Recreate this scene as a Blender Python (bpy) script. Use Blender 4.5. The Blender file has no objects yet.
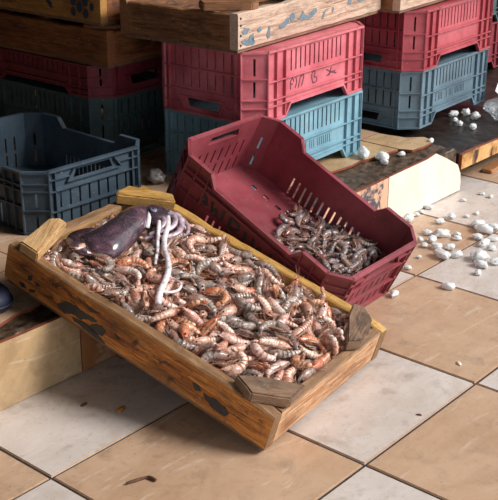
import bpy, bmesh, math, random
from mathutils import Vector, Matrix, Quaternion, noise
S = 0.4                                   # one floor tile is 0.40 m
scn = bpy.context.scene
COL = scn.collection
R = random.Random(7)
STEP_Z = 0.146                            # height of the tiled step
STEP_Y = 0.254                            # its front face

# ------------------------------------------------------------------ helpers
def link(name, bm, mats, parent=None, smooth=False, autos=None):
    me = bpy.data.meshes.new(name)
    bmesh.ops.recalc_face_normals(bm, faces=bm.faces[:])
    bm.to_mesh(me); bm.free()
    for m in (mats if isinstance(mats, (list, tuple)) else [mats]): me.materials.append(m)
    if smooth:
        for f in me.polygons: f.use_smooth = True
    o = bpy.data.objects.new(name, me); COL.objects.link(o)
    if parent is not None: o.parent = parent
    return o

def tag(o, label=None, cat=None, group=None, kind=None):
    if label: o['label'] = label
    if cat: o['category'] = cat
    if group: o['group'] = group
    if kind: o['kind'] = kind
    return o

def empty(name, mat4, label, cat, group=None):
    o = bpy.data.objects.new(name, None); COL.objects.link(o)
    o.empty_display_size = .05
    o.matrix_world = mat4
    return tag(o, label, cat, group)

def pose(x, y, z, yaw, pitch=0, roll=0):
    return Matrix.Translation((x, y, z)) @ Matrix.Rotation(yaw, 4, 'Z') @ Matrix.Rotation(pitch, 4, 'Y') @ Matrix.Rotation(roll, 4, 'X')

def box(bm, x0, x1, y0, y1, z0, z1, mat=0, M=None):
    vs = [Vector((x, y, z)) for x in (x0, x1) for y in (y0, y1) for z in (z0, z1)]
    if M is not None: vs = [M @ v for v in vs]
    v = [bm.verts.new(p) for p in vs]
    fs = []
    for q in ((0,1,3,2),(4,6,7,5),(0,4,5,1),(2,3,7,6),(0,2,6,4),(1,5,7,3)):
        f = bm.faces.new([v[i] for i in q]); f.material_index = mat; fs.append(f)
    return fs

def tube(bm, pts, rads, n=8, mat=0, flat=1.0, cap=True, up=Vector((0, 0, 1))):
    pts = [Vector(p) for p in pts]; rings = []
    for i, p in enumerate(pts):
        t = (pts[min(i+1, len(pts)-1)] - pts[max(i-1, 0)]).normalized()
        s = t.cross(up)
        if s.length < 1e-4: s = t.cross(Vector((1, 0, 0)))
        s.normalize(); w = s.cross(t).normalized()
        r = rads[i] if isinstance(rads, (list, tuple)) else rads
        rings.append([bm.verts.new(p + s*math.cos(a)*r + w*math.sin(a)*r*flat) for a in [2*math.pi*k/n for k in range(n)]])
    for a, b in zip(rings, rings[1:]):
        for k in range(n):
            f = bm.faces.new((a[k], a[(k+1) % n], b[(k+1) % n], b[k])); f.material_index = mat
    if cap:
        f = bm.faces.new(rings[0]); f.material_index = mat
        f = bm.faces.new(rings[-1]); f.material_index = mat
    return rings

def prism(bm, poly, z0, z1, mat=0, side=None, jit=0):
    a = [bm.verts.new((x, y, z0)) for x, y in poly]
    b = [bm.verts.new((x, y, z1 + (R.uniform(-jit, jit) if jit else 0))) for x, y in poly]
    n = len(poly)
    for f in (bm.faces.new(a), bm.faces.new(b)): f.material_index = mat
    for i in range(n):
        f = bm.faces.new((a[i], a[(i+1) % n], b[(i+1) % n], b[i])); f.material_index = mat if side is None else side

def catmull(pts, k=5):
    P = [Vector(p) for p in pts]; out = []
    for i in range(len(P)-1):
        a, b, c, d = P[max(i-1, 0)], P[i], P[i+1], P[min(i+2, len(P)-1)]
        for j in range(k):
            t = j/k
            out.append(.5*((2*b) + (c-a)*t + (2*a-5*b+4*c-d)*t*t + (3*b-a-3*c+d)*t**3))
    out.append(P[-1]); return out

# ------------------------------------------------------------------ materials
def srgb(r, g, b):
    f = lambda c: (c/255/12.92) if c/255 <= .04045 else ((c/255+.055)/1.055)**2.4
    return (f(r), f(g), f(b), 1)

class NT:
    def __init__(s, name):
        s.m = bpy.data.materials.new(name); s.m.use_nodes = True
        s.t = s.m.node_tree; s.n = s.t.nodes; s.b = s.n['Principled BSDF']
        s.tc = s.n.new('ShaderNodeTexCoord'); s.co = s.tc.outputs['Object']
    def L(s, a, b): s.t.links.new(a, b)
    def randomize(s):
        oi = s.n.new('ShaderNodeObjectInfo'); mu = s.n.new('ShaderNodeMath'); mu.operation = 'MULTIPLY'
        mu.inputs[1].default_value = 37.; s.L(oi.outputs['Random'], mu.inputs[0])
        ad = s.n.new('ShaderNodeVectorMath'); ad.operation = 'ADD'
        s.L(s.co, ad.inputs[0]); s.L(mu.outputs[0], ad.inputs[1]); s.co = ad.outputs[0]
        s.rand = oi.outputs['Random']
    def map(s, sc):
        mp = s.n.new('ShaderNodeMapping'); mp.inputs['Scale'].default_value = sc
        s.L(s.co, mp.inputs['Vector']); return mp.outputs[0]
    def noise(s, scale, detail=4, vec=None, rough=.55, dist=0):
        t = s.n.new('ShaderNodeTexNoise'); t.inputs['Scale'].default_value = scale
        t.inputs['Detail'].default_value = detail; t.inputs['Roughness'].default_value = rough
        t.inputs['Distortion'].default_value = dist
        s.L(vec or s.co, t.inputs['Vector']); return t.outputs['Fac']
    def ramp(s, fac, stops):
        r = s.n.new('ShaderNodeValToRGB'); e = r.color_ramp.elements
        while len(e) < len(stops): e.new(.5)
        for q, (p, c) in zip(e, stops):
            q.position = p; q.color = c if isinstance(c, (tuple, list)) else (c, c, c, 1)
        s.L(fac, r.inputs[0]); return r.outputs[0]
    def mix(s, fac, a, b, mode='MIX'):
        m = s.n.new('ShaderNodeMix'); m.data_type = 'RGBA'; m.blend_type = mode
        for i, v in ((0, fac), (6, a), (7, b)):
            if isinstance(v, (int, float, tuple, list)): m.inputs[i].default_value = v
            else: s.L(v, m.inputs[i])
        return m.outputs[2]
    def bump(s, h, strength=.3, dist=.002):
        b = s.n.new('ShaderNodeBump'); b.inputs['Strength'].default_value = strength
        b.inputs['Distance'].default_value = dist
        s.L(h, b.inputs['Height']); s.L(b.outputs[0], s.b.inputs['Normal'])
    def base(s, c):
        if isinstance(c, tuple): s.b.inputs['Base Color'].default_value = c
        else: s.L(c, s.b.inputs['Base Color'])
    def set(s, **k):
        for a, v in k.items(): s.b.inputs[a.replace('_', ' ')].default_value = v

def plastic(name, c, dirt=srgb(90, 70, 55), amt=.5, rough=.42, pale=None):
    t = NT(name); t.randomize()
    n1 = t.noise(6, 5); n2 = t.noise(38, 5); n3 = t.noise(150, 2)
    v = tuple(x*.72 for x in c[:3]) + (1,)
    sc = t.noise(16, 4, t.map((.5, 3, 3)), .6, 2.)
    p = pale or tuple(min(1, x*1.25+.01) for x in c[:3]) + (1,)
    a = t.mix(t.ramp(n1, [(.35, 0), (.68, 1)]), v, p)
    b = t.mix(t.ramp(n2, [(.5, 0), (.78, amt)]), a, dirt)
    d = t.mix(t.ramp(n3, [(.70, 0), (.76, .55)]), b, srgb(200, 180, 170))
    d = t.mix(t.ramp(sc, [(.62, 0), (.66, .3), (.70, 0)]), d, p)
    t.base(d); t.L(t.ramp(n2, [(.3, rough-.08), (.7, rough+.2)]), t.b.inputs['Roughness'])
    t.bump(n2, .12, .002); return t.m

def wood(name, dark, mid, light, stain=srgb(45, 32, 24), st=.55, rough=.62, grime=.5):
    t = NT(name); t.randomize()
    g = t.noise(7, 8, t.map((1.0, 13, 13)), .66, .9)
    f = t.noise(55, 5, t.map((.45, 9, 9)), .68, .3)
    k = t.noise(30, 3, t.map((.35, 10, 10)), .5, .6)
    big = t.noise(6, 6, t.map((1, 2.4, 2.4)), .68, .5); blot = t.noise(19, 6, t.map((1, 1.6, 1.6)), .7, .6); sp = t.noise(150, 2); dk = t.noise(90, 3)
    a = t.ramp(g, [(.30, dark), (.47, mid), (.60, light), (.74, mid)])
    b = t.mix(t.ramp(f, [(.38, .75), (.52, 0)]), a, dark)
    b = t.mix(t.ramp(f, [(.56, 0), (.72, .45)]), b, light)
    b = t.mix(t.ramp(k, [(.33, 1), (.39, 0)]), b, stain)
    c = t.mix(t.ramp(big, [(.48, 0), (.66, st)]), b, stain)
    c = t.mix(t.ramp(blot, [(.55, 0), (.63, grime)]), c, srgb(40, 34, 30))
    d = t.mix(t.ramp(sp, [(.70, 0), (.76, .7)]), c, srgb(214, 198, 178))
    d = t.mix(t.ramp(dk, [(.24, .8), (.31, 0)]), d, srgb(30, 24, 20))
    ge = t.n.new('ShaderNodeNewGeometry')
    d = t.mix(t.ramp(ge.outputs['Pointiness'], [(.515, 0), (.56, .45)]), d, light)
    t.base(d); t.L(t.ramp(big, [(.3, rough+.1), (.7, rough-.18)]), t.b.inputs['Roughness'])
    t.bump(t.mix(.5, g, f), .8, .004); return t.m

def tile(name, c, c2, streak, rough=.28, dirt=1.0):
    t = NT(name)
    n = t.noise(4, 6, None, .62, .9); m = t.noise(3.0, 5, t.map((1.2, 2.6, 1)), .62, 1.8); s = t.noise(130, 3); w = t.noise(13, 7, None, .68, .4)
    fn = t.noise(60, 4, None, .7); sc = t.noise(9, 5, t.map((.35, 2.4, 1)), .6, 3.0)
    a = t.mix(t.ramp(n, [(.34, 0), (.66, 1)]), c, c2)
    a = t.mix(t.ramp(m, [(.47, 0), (.70, .6)]), a, streak)
    a = t.mix(t.ramp(sc, [(.60, 0), (.66, .35), (.72, 0)]), a, srgb(226, 214, 202))
    a = t.mix(t.ramp(w, [(.54, 0), (.74, .55*dirt)]), a, srgb(118, 94, 74))
    a = t.mix(t.ramp(fn, [(.56, 0), (.76, .35*dirt)]), a, srgb(128, 106, 88))
    a = t.mix(t.ramp(s, [(.67, 0), (.74, .6)]), a, srgb(96, 78, 66))
    t.base(a); t.L(t.ramp(w, [(.3, rough-.12), (.7, rough+.25)]), t.b.inputs['Roughness'])
    t.bump(n, .05, .004); return t.m

def plain(name, c, rough=.6, c2=None, scale=20, bump=0, **k):
    t = NT(name)
    if c2:
        n = t.noise(scale, 6, None, .62); t.base(t.mix(t.ramp(n, [(.35, 0), (.65, 1)]), c, c2))
        if bump: t.bump(n, bump, .004)
    else: t.base(c)
    t.set(Roughness=rough, **k); return t.m

M = {}
M['tan'] = tile('tan_ceramic', srgb(198, 167, 140), srgb(184, 150, 122), srgb(168, 134, 108))
M['grey'] = tile('pale_ceramic', srgb(212, 202, 196), srgb(196, 184, 176), srgb(182, 164, 150))
M['grout'] = plain('dark_grout', srgb(48, 40, 36), .9, srgb(70, 60, 54), 60)
M['terra'] = plain('terracotta_body', srgb(150, 78, 52), .85, srgb(110, 58, 42), 40, .3)
M['mortar'] = plain('wet_dark_mortar', srgb(34, 27, 22), .36, srgb(104, 86, 68), 46, 1.0)
M['riser_cream'] = tile('cream_ceramic', srgb(234, 225, 212), srgb(226, 214, 198), srgb(216, 202, 184), .3, .25)
M['riser_dirty'] = tile('stained_cream_ceramic', srgb(206, 178, 140), srgb(188, 156, 116), srgb(138, 110, 80), .3)
M['riser_orange'] = tile('orange_brown_ceramic', srgb(178, 122, 78), srgb(160, 104, 62), srgb(130, 82, 50), .34)
t = NT('blotched_ceramic')
n = t.noise(26, 6, None, .68, .4)
t.base(t.mix(t.ramp(n, [(.46, 0), (.54, 1)]), srgb(214, 170, 140), srgb(70, 72, 84))); t.set(Roughness=.45); M['riser_blot'] = t.m
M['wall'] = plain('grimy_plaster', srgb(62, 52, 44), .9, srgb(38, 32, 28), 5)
M['ceil'] = plain('ceiling_boards', srgb(84, 72, 60), .9, srgb(52, 44, 38), 4)
M['maroon'] = plastic('maroon_plastic', srgb(136, 54, 64), srgb(84, 54, 50), .5, .36, srgb(156, 74, 84))
M['pink'] = plastic('faded_red_plastic', srgb(204, 88, 104), srgb(140, 72, 72), .4, .42, srgb(228, 132, 142))
M['red'] = plastic('red_plastic', srgb(170, 58, 72), srgb(100, 50, 48), .45, .36, srgb(188, 88, 98))
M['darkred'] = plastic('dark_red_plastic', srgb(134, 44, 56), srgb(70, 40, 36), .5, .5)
M['skyblue'] = plastic('pale_blue_plastic', srgb(112, 158, 178), srgb(84, 96, 98), .35, .45, srgb(136, 178, 194))
M['greyblue'] = plastic('grey_blue_plastic', srgb(98, 122, 136), srgb(70, 76, 76), .4, .45)
M['navy'] = plastic('slate_blue_plastic', srgb(58, 74, 88), srgb(54, 54, 54), .55, .42, srgb(76, 94, 108))
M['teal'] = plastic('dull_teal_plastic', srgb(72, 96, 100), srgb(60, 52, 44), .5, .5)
M['w_front'] = wood('amber_old_wood', srgb(104, 54, 20), srgb(194, 116, 46), srgb(230, 158, 78), srgb(84, 50, 30), .8, .55, .85)
M['w_end'] = wood('raw_pale_wood', srgb(136, 78, 40), srgb(208, 154, 106), srgb(234, 194, 154), srgb(120, 70, 36), .75, .6, .3)
M['w_dark'] = wood('wet_grey_wood', srgb(62, 42, 30), srgb(110, 80, 58), srgb(150, 118, 92), srgb(44, 32, 25), .75, .55, .7)
M['w_block'] = wood('honey_wood', srgb(126, 86, 44), srgb(188, 142, 88), srgb(220, 182, 132), srgb(106, 74, 44), .6, .6, .4)
M['w_yellow'] = wood('yellow_wet_wood', srgb(120, 80, 34), srgb(182, 132, 62), srgb(212, 168, 96), srgb(92, 62, 30), .7, .45, .5)
M['w_rim'] = wood('worn_grey_rim_wood', srgb(66, 44, 28), srgb(116, 82, 54), srgb(160, 122, 86), srgb(44, 32, 24), .7, .55, .7)
M['w_brown'] = wood('brown_crate_wood', srgb(84, 50, 30), srgb(134, 88, 56), srgb(162, 114, 76), srgb(54, 36, 26), .6)
M['w_pale'] = wood('sun_bleached_wood', srgb(146, 112, 90), srgb(200, 168, 146), srgb(220, 194, 174), srgb(128, 100, 84), .55, .62, .35)
M['w_rust'] = wood('rusty_brown_wood', srgb(86, 46, 24), srgb(140, 82, 44), srgb(168, 106, 60), srgb(52, 32, 22), .7)
M['w_ochre'] = wood('ochre_painted_wood', srgb(126, 84, 40), srgb(186, 132, 66), srgb(206, 152, 84), srgb(84, 58, 36), .6)
M['ink'] = plain('black_paint', srgb(44, 44, 48), .6, srgb(62, 60, 58), 60)
M['penink'] = plain('faint_marker', srgb(110, 46, 62), .6, srgb(90, 50, 66), 60)
M['blueink'] = plain('faded_blue_paint', srgb(92, 116, 132), .7, srgb(120, 132, 140), 60)
M['navyink'] = plain('dark_blue_paint', srgb(40, 52, 74), .7, srgb(60, 66, 78), 60)
M['nail'] = plain('rusty_nail', srgb(60, 38, 30), .6, None, 20, 0, Metallic=.6)
M['twig'] = plain('brown_twig', srgb(104, 66, 38), .7, srgb(70, 44, 28), 40)
M['chip'] = plain('amber_shell_scrap', srgb(196, 138, 62), .4, srgb(120, 74, 34), 60)
M['cloth'] = plain('navy_rubber', srgb(34, 42, 66), .6, srgb(24, 30, 48), 30, .3)
M['film'] = plain('clear_plastic_film', srgb(214, 218, 220), .12, None, 20, 0, Transmission_Weight=.75, IOR=1.3, Alpha=.85)
M['paper'] = plain('white_label_card', srgb(236, 232, 226), .6)
t = NT('crushed_ice'); t.randomize()
n = t.noise(70, 4); t.base(t.mix(t.ramp(n, [(.4, 0), (.6, 1)]), srgb(250, 250, 250), srgb(232, 238, 240)))
t.set(Roughness=.25, Transmission_Weight=.25, IOR=1.31, Subsurface_Weight=.6, Subsurface_Radius=(.02, .02, .02), Subsurface_Scale=.6); t.bump(n, .5, .004)
M['ice'] = t.m
# resting poses: shape, place, turn
BOX_SHRIMPS = [(0,0.0336,-0.1346,0.0426,0.009,-0.567,-0.823,-0.02),
(1,-0.2212,0.0779,0.043,0.116,0.013,0.022,0.993),
(0,0.0476,0.0928,0.0469,0.205,0.452,0.81,0.313),
(3,-0.1957,-0.0663,0.0433,0.028,0.948,0.318,0.007),
(2,-0.1487,-0.0459,0.0465,0.862,0.055,0.144,-0.483),
(1,0.157,-0.0507,0.0444,0.349,-0.408,-0.839,0.092),
(3,0.246,-0.1062,0.0437,0.973,0.007,-0.093,-0.213),
(4,0.0625,-0.0809,0.045,0.119,0.985,-0.014,0.123),
(2,-0.2363,-0.0952,0.0467,0.365,-0.079,-0.054,0.926),
(4,0.2935,0.0473,0.0455,0.69,-0.002,-0.189,-0.699),
(3,-0.0904,0.1586,0.0437,0.972,0.045,-0.081,0.214),
(4,-0.0268,0.1011,0.0432,0.837,0.042,0.014,-0.545),
(2,0.1745,0.15,0.0473,0.107,-0.91,0.388,0.099),
(1,0.0087,0.108,0.0583,0.84,0.121,0.016,-0.528),
(2,0.2162,0.1673,0.0432,0.021,0.449,0.893,0.026),
(2,0.0913,0.0589,0.0431,0.69,0.007,-0.022,-0.724),
(2,-0.1559,-0.1551,0.0495,0.196,0.08,-0.168,0.963),
(3,-0.1403,0.0319,0.0438,0.813,-0.032,-0.093,-0.574),
(4,-0.0686,-0.1411,0.0434,0.006,0.01,0.043,0.999),
(0,0.1777,-0.1389,0.0426,0.02,0.802,-0.597,0.009),
(1,-0.1803,0.0095,0.043,0.773,-0.005,-0.023,-0.634),
(5,0.2292,-0.0745,0.0487,0.164,0.075,0.978,-0.109),
(4,0.0054,-0.0721,0.0567,0.592,0.213,0.303,0.716),
(4,-0.2864,-0.1022,0.0495,0.756,0.219,-0.064,0.614),
(3,-0.1975,0.0575,0.0436,0.806,0.063,-0.04,0.587),
(3,0.1055,0.016,0.0519,0.205,0.916,0.344,-0.021),
(3,0.2009,0.1658,0.0629,0.224,-0.544,-0.793,-0.154),
(4,-0.0529,0.1367,0.0565,0.013,-0.603,-0.797,-0.034),
(2,0.1258,-0.1071,0.0431,0.021,0.997,-0.07,0.01),
(2,0.0497,-0.1114,0.0563,0.024,-0.904,-0.425,-0.051),
(4,-0.2065,-0.1445,0.0443,0.103,0.976,-0.176,0.076),
(1,0.0489,0.0848,0.0593,0.086,-0.859,-0.477,-0.164),
(0,0.237,0.0841,0.0435,0.294,-0.702,0.451,-0.467),
(4,-0.0475,0.0706,0.0504,0.177,0.229,-0.001,-0.957),
(2,0.0978,0.0666,0.0578,0.725,0.041,-0.159,0.669),
(3,0.1467,-0.1488,0.0434,0.028,0.999,-0.045,0.011),
(2,0.0967,-0.1367,0.0486,0.167,0.967,-0.03,-0.189),
(0,-0.1116,-0.1376,0.0561,0.944,-0.003,0.057,0.326),
(2,0.2791,-0.0845,0.0435,0.054,-0.123,0.023,-0.991),
(5,0.1944,0.0398,0.052,0.76,-0.472,-0.198,0.401),
(3,-0.0162,0.0969,0.0627,0.139,0.116,0.242,-0.953),
(5,0.2248,0.1234,0.0438,0.297,0.768,0.463,0.327),
(3,-0.2128,-0.0006,0.0457,0.013,-0.933,-0.272,-0.236),
(1,0.2056,-0.0485,0.0582,0.584,0.08,-0.006,-0.808),
(0,0.0727,-0.0193,0.0569,0.049,-0.673,0.735,-0.062),
(1,0.124,-0.1427,0.0568,0.768,-0.019,-0.082,0.635),
(1,-0.0858,0.0732,0.0453,0.891,0.103,0.138,0.42),
(4,0.2691,0.1822,0.0572,0.02,-0.095,0.765,-0.637),
(2,0.2945,0.1278,0.0651,0.93,0.283,0.169,-0.161),
(3,-0.1542,0.0774,0.0442,0.001,-0.647,0.76,0.063),
(4,-0.2342,-0.1329,0.0499,0.455,-0.06,-0.336,-0.822),
(1,0.1547,0.0619,0.0485,0.247,0.522,0.81,-0.1),
(3,0.1425,0.1725,0.0512,0.743,0.164,0.054,0.647),
(4,0.2046,0.1405,0.0591,0.688,0.238,0.218,-0.65),
(4,-0.0663,-0.0569,0.055,0.97,0.068,0.051,0.23),
(1,-0.1137,-0.0535,0.0635,0.691,-0.125,0.148,0.696),
(0,0.1121,0.0827,0.0532,0.327,-0.924,0.195,0.029),
(4,-0.2815,-0.1225,0.0526,0.325,-0.894,-0.307,-0.031),
(3,-0.1473,-0.086,0.0467,0.091,0.734,0.664,-0.112),
(3,0.22,-0.0084,0.0536,0.68,0.048,0.281,0.675),
(3,0.2796,-0.049,0.0516,0.717,-0.165,-0.416,-0.535),
(2,0.0424,0.0124,0.0663,0.619,-0.101,0.248,0.739),
(1,-0.0883,-0.0656,0.0431,0.745,0.007,-0.014,-0.667),
(1,0.044,-0.1213,0.0699,0.012,-0.366,0.889,-0.273),
(0,-0.0632,0.0937,0.0585,0.868,-0.074,-0.265,0.414),
(5,0.1583,-0.0862,0.0531,0.072,-0.422,0.904,-0.013),
(2,0.2582,0.0653,0.0432,0.033,0.994,-0.099,-0.013),
(1,-0.2054,0.0372,0.052,0.144,0.317,-0.929,0.126),
(3,-0.1942,-0.1164,0.0546,0.011,-0.814,-0.58,0.033),
(4,-0.022,0.0386,0.0572,0.546,0.028,-0.09,-0.832),
(3,0.0694,-0.1681,0.0495,0.486,-0.266,-0.299,-0.777),
(2,0.0248,0.0875,0.0729,0.911,0.282,0.134,-0.271),
(4,0.0249,0.0505,0.0605,0.162,0.024,-0.321,0.933),
(2,0.1605,0.1111,0.055,0.804,0.065,0.049,0.589),
(2,-0.153,0.1721,0.0454,0.845,0.039,0.112,0.521),
(3,-0.1079,0.1485,0.0522,0.056,0.097,0.977,0.179),
(4,-0.0734,0.1067,0.0683,0.541,-0.39,-0.213,0.714),
(3,-0.1884,-0.1768,0.0612,0.18,0.723,-0.56,0.362),
(2,0.1003,0.0559,0.0698,0.703,0.099,-0.196,0.676),
(1,-0.0147,-0.1282,0.0587,0.109,-0.208,0.006,0.972),
(1,0.1011,-0.0808,0.0459,0.079,0.257,0.963,-0.031),
(5,0.0905,0.0428,0.0554,0.015,0.191,0.962,0.196),
(3,0.0182,0.1737,0.0576,0.121,0.447,0.883,-0.078),
(3,0.2474,-0.0048,0.0539,0.422,0.333,-0.838,0.093),
(0,0.2118,0.1857,0.0559,0.457,-0.811,-0.24,-0.274),
(3,-0.2403,-0.1086,0.0619,0.094,-0.11,0.057,0.988),
(3,0.0548,-0.0991,0.0747,0.374,0.917,0.102,-0.094),
(4,0.2842,0.0913,0.0481,0.107,0.982,-0.082,-0.129),
(4,-0.0396,-0.0775,0.0613,0.064,0.296,-0.945,-0.124),
(2,0.0094,0.1281,0.0687,0.1,0.124,0.09,0.983),
(4,0.2409,-0.1187,0.0577,0.015,0.873,-0.474,0.115),
(4,0.2976,-0.0963,0.0497,0.257,0.427,-0.854,-0.147),
(0,0.134,-0.0563,0.059,0.866,-0.058,-0.062,-0.492),
(3,0.2719,0.003,0.0544,0.071,0.92,0.38,-0.067),
(1,-0.1455,-0.0935,0.0634,0.116,-0.821,0.56,0.005),
(4,0.0875,-0.0662,0.0614,0.101,0.994,0.021,0.042),
(3,-0.1871,0.1617,0.062,0.057,0.211,0.344,0.913),
(3,-0.0956,-0.0876,0.0628,0.433,0.605,-0.667,0.049),
(1,-0.1072,0.0209,0.06,0.859,-0.094,0.139,0.483),
(2,0.1691,-0.0218,0.0556,0.086,0.995,-0.059,0.002),
(3,-0.0735,0.0508,0.0583,0.713,0.113,0.053,-0.69),
(3,0.0528,0.1487,0.0693,0.766,-0.017,0.06,0.64),
(1,-0.0159,0.0823,0.0764,0.865,0.138,-0.149,-0.459),
(1,0.0949,-0.0065,0.0692,0.952,-0.108,-0.243,0.152),
(4,-0.1362,-0.1814,0.0553,0.661,0.667,-0.113,0.326),
(1,0.1831,-0.1453,0.0566,0.926,-0.02,-0.024,-0.376),
(1,0.0446,-0.1862,0.0508,0.256,-0.241,0.698,0.624),
(3,0.2053,0.0908,0.0538,0.135,0.955,0.242,0.107),
(2,-0.2061,-0.1538,0.062,0.915,0.025,-0.048,-0.4),
(1,0.047,-0.0657,0.064,0.229,0.953,0.072,0.182),
(3,0.2271,0.0397,0.0554,0.076,-0.966,0.22,0.115),
(2,0.1765,-0.091,0.0498,0.308,0.435,0.844,0.053),
(1,-0.1494,0.0373,0.0559,0.121,0.555,0.821,-0.056),
(4,-0.1062,-0.0135,0.0538,0.808,-0.091,-0.223,-0.537),
(0,-0.1296,-0.0708,0.0575,0.085,0.244,0.959,0.117),
(0,-0.0626,-0.1011,0.0651,0.8,-0.106,0.122,-0.578),
(2,-0.2972,0.023,0.0484,0.206,-0.076,0.961,0.17),
(0,-0.0854,-0.0494,0.072,0.781,0.053,0.022,-0.622),
(3,0.1221,-0.0916,0.0572,0.141,0.055,-0.987,0.059),
(2,0.2142,-0.1012,0.0613,0.259,0.76,0.594,0.056),
(0,0.1243,0.0168,0.0687,0.7,-0.295,0.29,-0.583),
(4,-0.1365,0.0715,0.0617,0.475,-0.062,-0.161,-0.863),
(3,-0.1798,-0.0156,0.0556,0.94,0.094,-0.044,-0.326),
(2,-0.0783,-0.1439,0.0582,0.029,-0.646,-0.762,-0.014),
(3,0.1576,-0.1703,0.0653,0.286,0.106,-0.864,-0.402),
(0,0.0399,0.0381,0.0677,0.187,0.099,-0.977,-0.03),
(2,0.2495,0.0347,0.0635,0.354,0.188,-0.019,0.916),
(3,0.2704,0.0166,0.0674,0.79,-0.13,-0.021,-0.599),
(3,-0.015,-0.0215,0.0628,0.63,0.012,-0.013,0.776),
(4,-0.2468,-0.1722,0.0436,0.033,-0.278,-0.957,-0.072),
(1,-0.1091,-0.1122,0.0686,0.431,-0.127,0.361,0.817),
(2,-0.1243,-0.0085,0.0675,0.236,-0.114,-0.103,-0.96),
(4,0.3073,-0.0563,0.0632,0.546,0.468,0.498,0.485),
(3,0.141,0.1647,0.0671,0.071,-0.632,0.689,0.348),
(3,-0.0276,-0.1018,0.0698,0.897,-0.066,0.063,-0.432),
(1,0.1664,-0.051,0.0759,0.353,-0.221,0.218,0.882),
(3,0.1413,0.0901,0.0646,0.151,-0.084,-0.962,-0.21),
(2,0.1261,-0.0813,0.0705,0.086,-0.85,-0.514,0.078),
(5,-0.1657,0.1157,0.0667,0.163,-0.134,-0.466,0.859),
(5,-0.2317,0.0876,0.0541,0.891,-0.257,-0.079,0.366),
(2,0.1953,0.1106,0.063,0.036,-0.587,-0.809,0.011),
(5,-0.0474,0.0398,0.0685,0.9,-0.227,-0.011,0.372),
(0,0.2114,-0.0832,0.0683,0.022,0.046,-0.066,-0.996),
(3,-0.1926,0.0429,0.0623,0.07,0.701,0.683,-0.195),
(1,-0.2846,-0.1497,0.0576,0.472,0.567,0.517,-0.434),
(2,-0.2332,0.0692,0.0615,0.22,-0.704,-0.664,-0.123),
(4,0.2947,-0.0128,0.0653,0.656,-0.119,0.211,-0.715),
(1,-0.1529,-0.1314,0.0677,0.079,0.795,0.593,-0.099),
(0,-0.1266,0.1824,0.0515,0.808,-0.584,-0.071,0.011),
(3,-0.0611,0.174,0.0529,0.306,-0.496,-0.457,-0.672),
(5,0.0493,0.0758,0.0767,0.456,-0.416,0.67,-0.412),
(1,-0.0245,-0.0452,0.0761,0.467,0.031,0.008,-0.883),
(2,-0.093,0.1331,0.0638,0.044,-0.357,-0.93,-0.073),
(1,0.1746,0.012,0.0612,0.115,0.386,-0.914,0.049),
(2,0.0045,-0.159,0.0547,0.047,-0.062,-0.978,-0.195),
(5,-0.1271,0.1023,0.0512,0.31,-0.932,-0.071,0.171),
(2,0.2751,-0.1165,0.0645,0.18,-0.726,0.038,-0.663),
(3,0.2413,-0.0425,0.0625,0.417,0.066,0.145,-0.895),
(3,0.0678,0.032,0.0719,0.774,0.195,0.052,0.6),
(3,0.0037,-0.0605,0.0751,0.956,-0.173,0.212,-0.107),
(0,0.126,-0.0191,0.068,0.092,-0.115,0.295,-0.944),
(2,0.2926,0.091,0.0645,0.808,0.099,0.305,0.494),
(4,-0.1548,0.1724,0.0725,0.091,-0.043,0.989,-0.108),
(4,0.2412,0.1143,0.0638,0.178,-0.971,-0.014,0.159),
(3,-0.1262,0.1212,0.0711,0.095,0.045,0.098,-0.99),
(1,0.1274,-0.1628,0.0707,0.227,-0.28,-0.324,0.875),
(4,0.2499,0.1045,0.0733,0.199,-0.667,-0.718,0.03),
(2,-0.2422,-0.1752,0.0627,0.466,0.182,0.299,-0.813),
(1,-0.0309,0.1517,0.0656,0.098,-0.518,-0.05,-0.849),
(1,0.1188,0.1361,0.067,0.261,0.454,-0.832,0.184),
(0,-0.0377,-0.0657,0.0808,0.02,0.338,0.941,0.014),
(1,-0.1815,0.0805,0.0568,0.041,0.105,0.993,-0.04),
(3,-0.0579,-0.1557,0.0685,0.982,0.176,-0.059,-0.015),
(2,-0.0209,-0.1489,0.0665,0.003,-0.408,-0.888,-0.215),
(2,0.0562,0.1208,0.0741,0.446,0.184,-0.171,0.859),
(1,0.197,-0.0592,0.071,0.967,-0.094,-0.23,0.051),
(2,0.1839,0.0373,0.0647,0.102,0.016,0.978,-0.183),
(2,0.2927,-0.0941,0.0705,0.269,-0.203,0.07,-0.939),
(1,0.2564,-0.0932,0.0715,0.187,0.344,0.919,0.039),
(3,0.0669,-0.1454,0.0688,0.017,0.924,-0.346,-0.164),
(3,0.1385,-0.0413,0.0771,0.798,-0.096,-0.382,-0.456),
(2,-0.0444,0.0067,0.0748,0.047,-0.97,-0.012,0.237),
(5,0.3044,-0.0037,0.0778,0.778,-0.169,0.161,-0.584),
(3,0.1624,-0.1171,0.0701,0.77,0.108,-0.294,-0.555),
(3,0.086,-0.1729,0.0733,0.108,0.945,-0.295,-0.091),
(3,-0.1001,-0.1519,0.0714,0.046,0.988,0.143,0.043),
(2,-0.2581,-0.0831,0.0672,0.145,0.966,0.181,0.112),
(0,0.2132,-0.1286,0.067,0.522,0.847,0.024,0.097),
(4,0.2906,0.0491,0.0794,0.726,0.542,-0.406,0.119),
(3,0.2435,-0.1521,0.0631,0.167,-0.62,-0.688,-0.339),
(4,-0.0714,-0.0147,0.0789,0.197,0.173,-0.138,-0.955),
(2,0.2417,-0.0468,0.0779,0.055,-0.85,0.491,-0.181),
(2,0.0479,-0.0422,0.0677,0.844,-0.112,-0.301,-0.43),
(0,0.0932,0.023,0.078,0.808,-0.306,-0.408,0.295),
(2,0.0351,-0.0857,0.0774,0.187,-0.375,0.722,-0.55),
(5,-0.2769,0.0526,0.0523,0.098,0.223,0.192,0.951),
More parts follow.
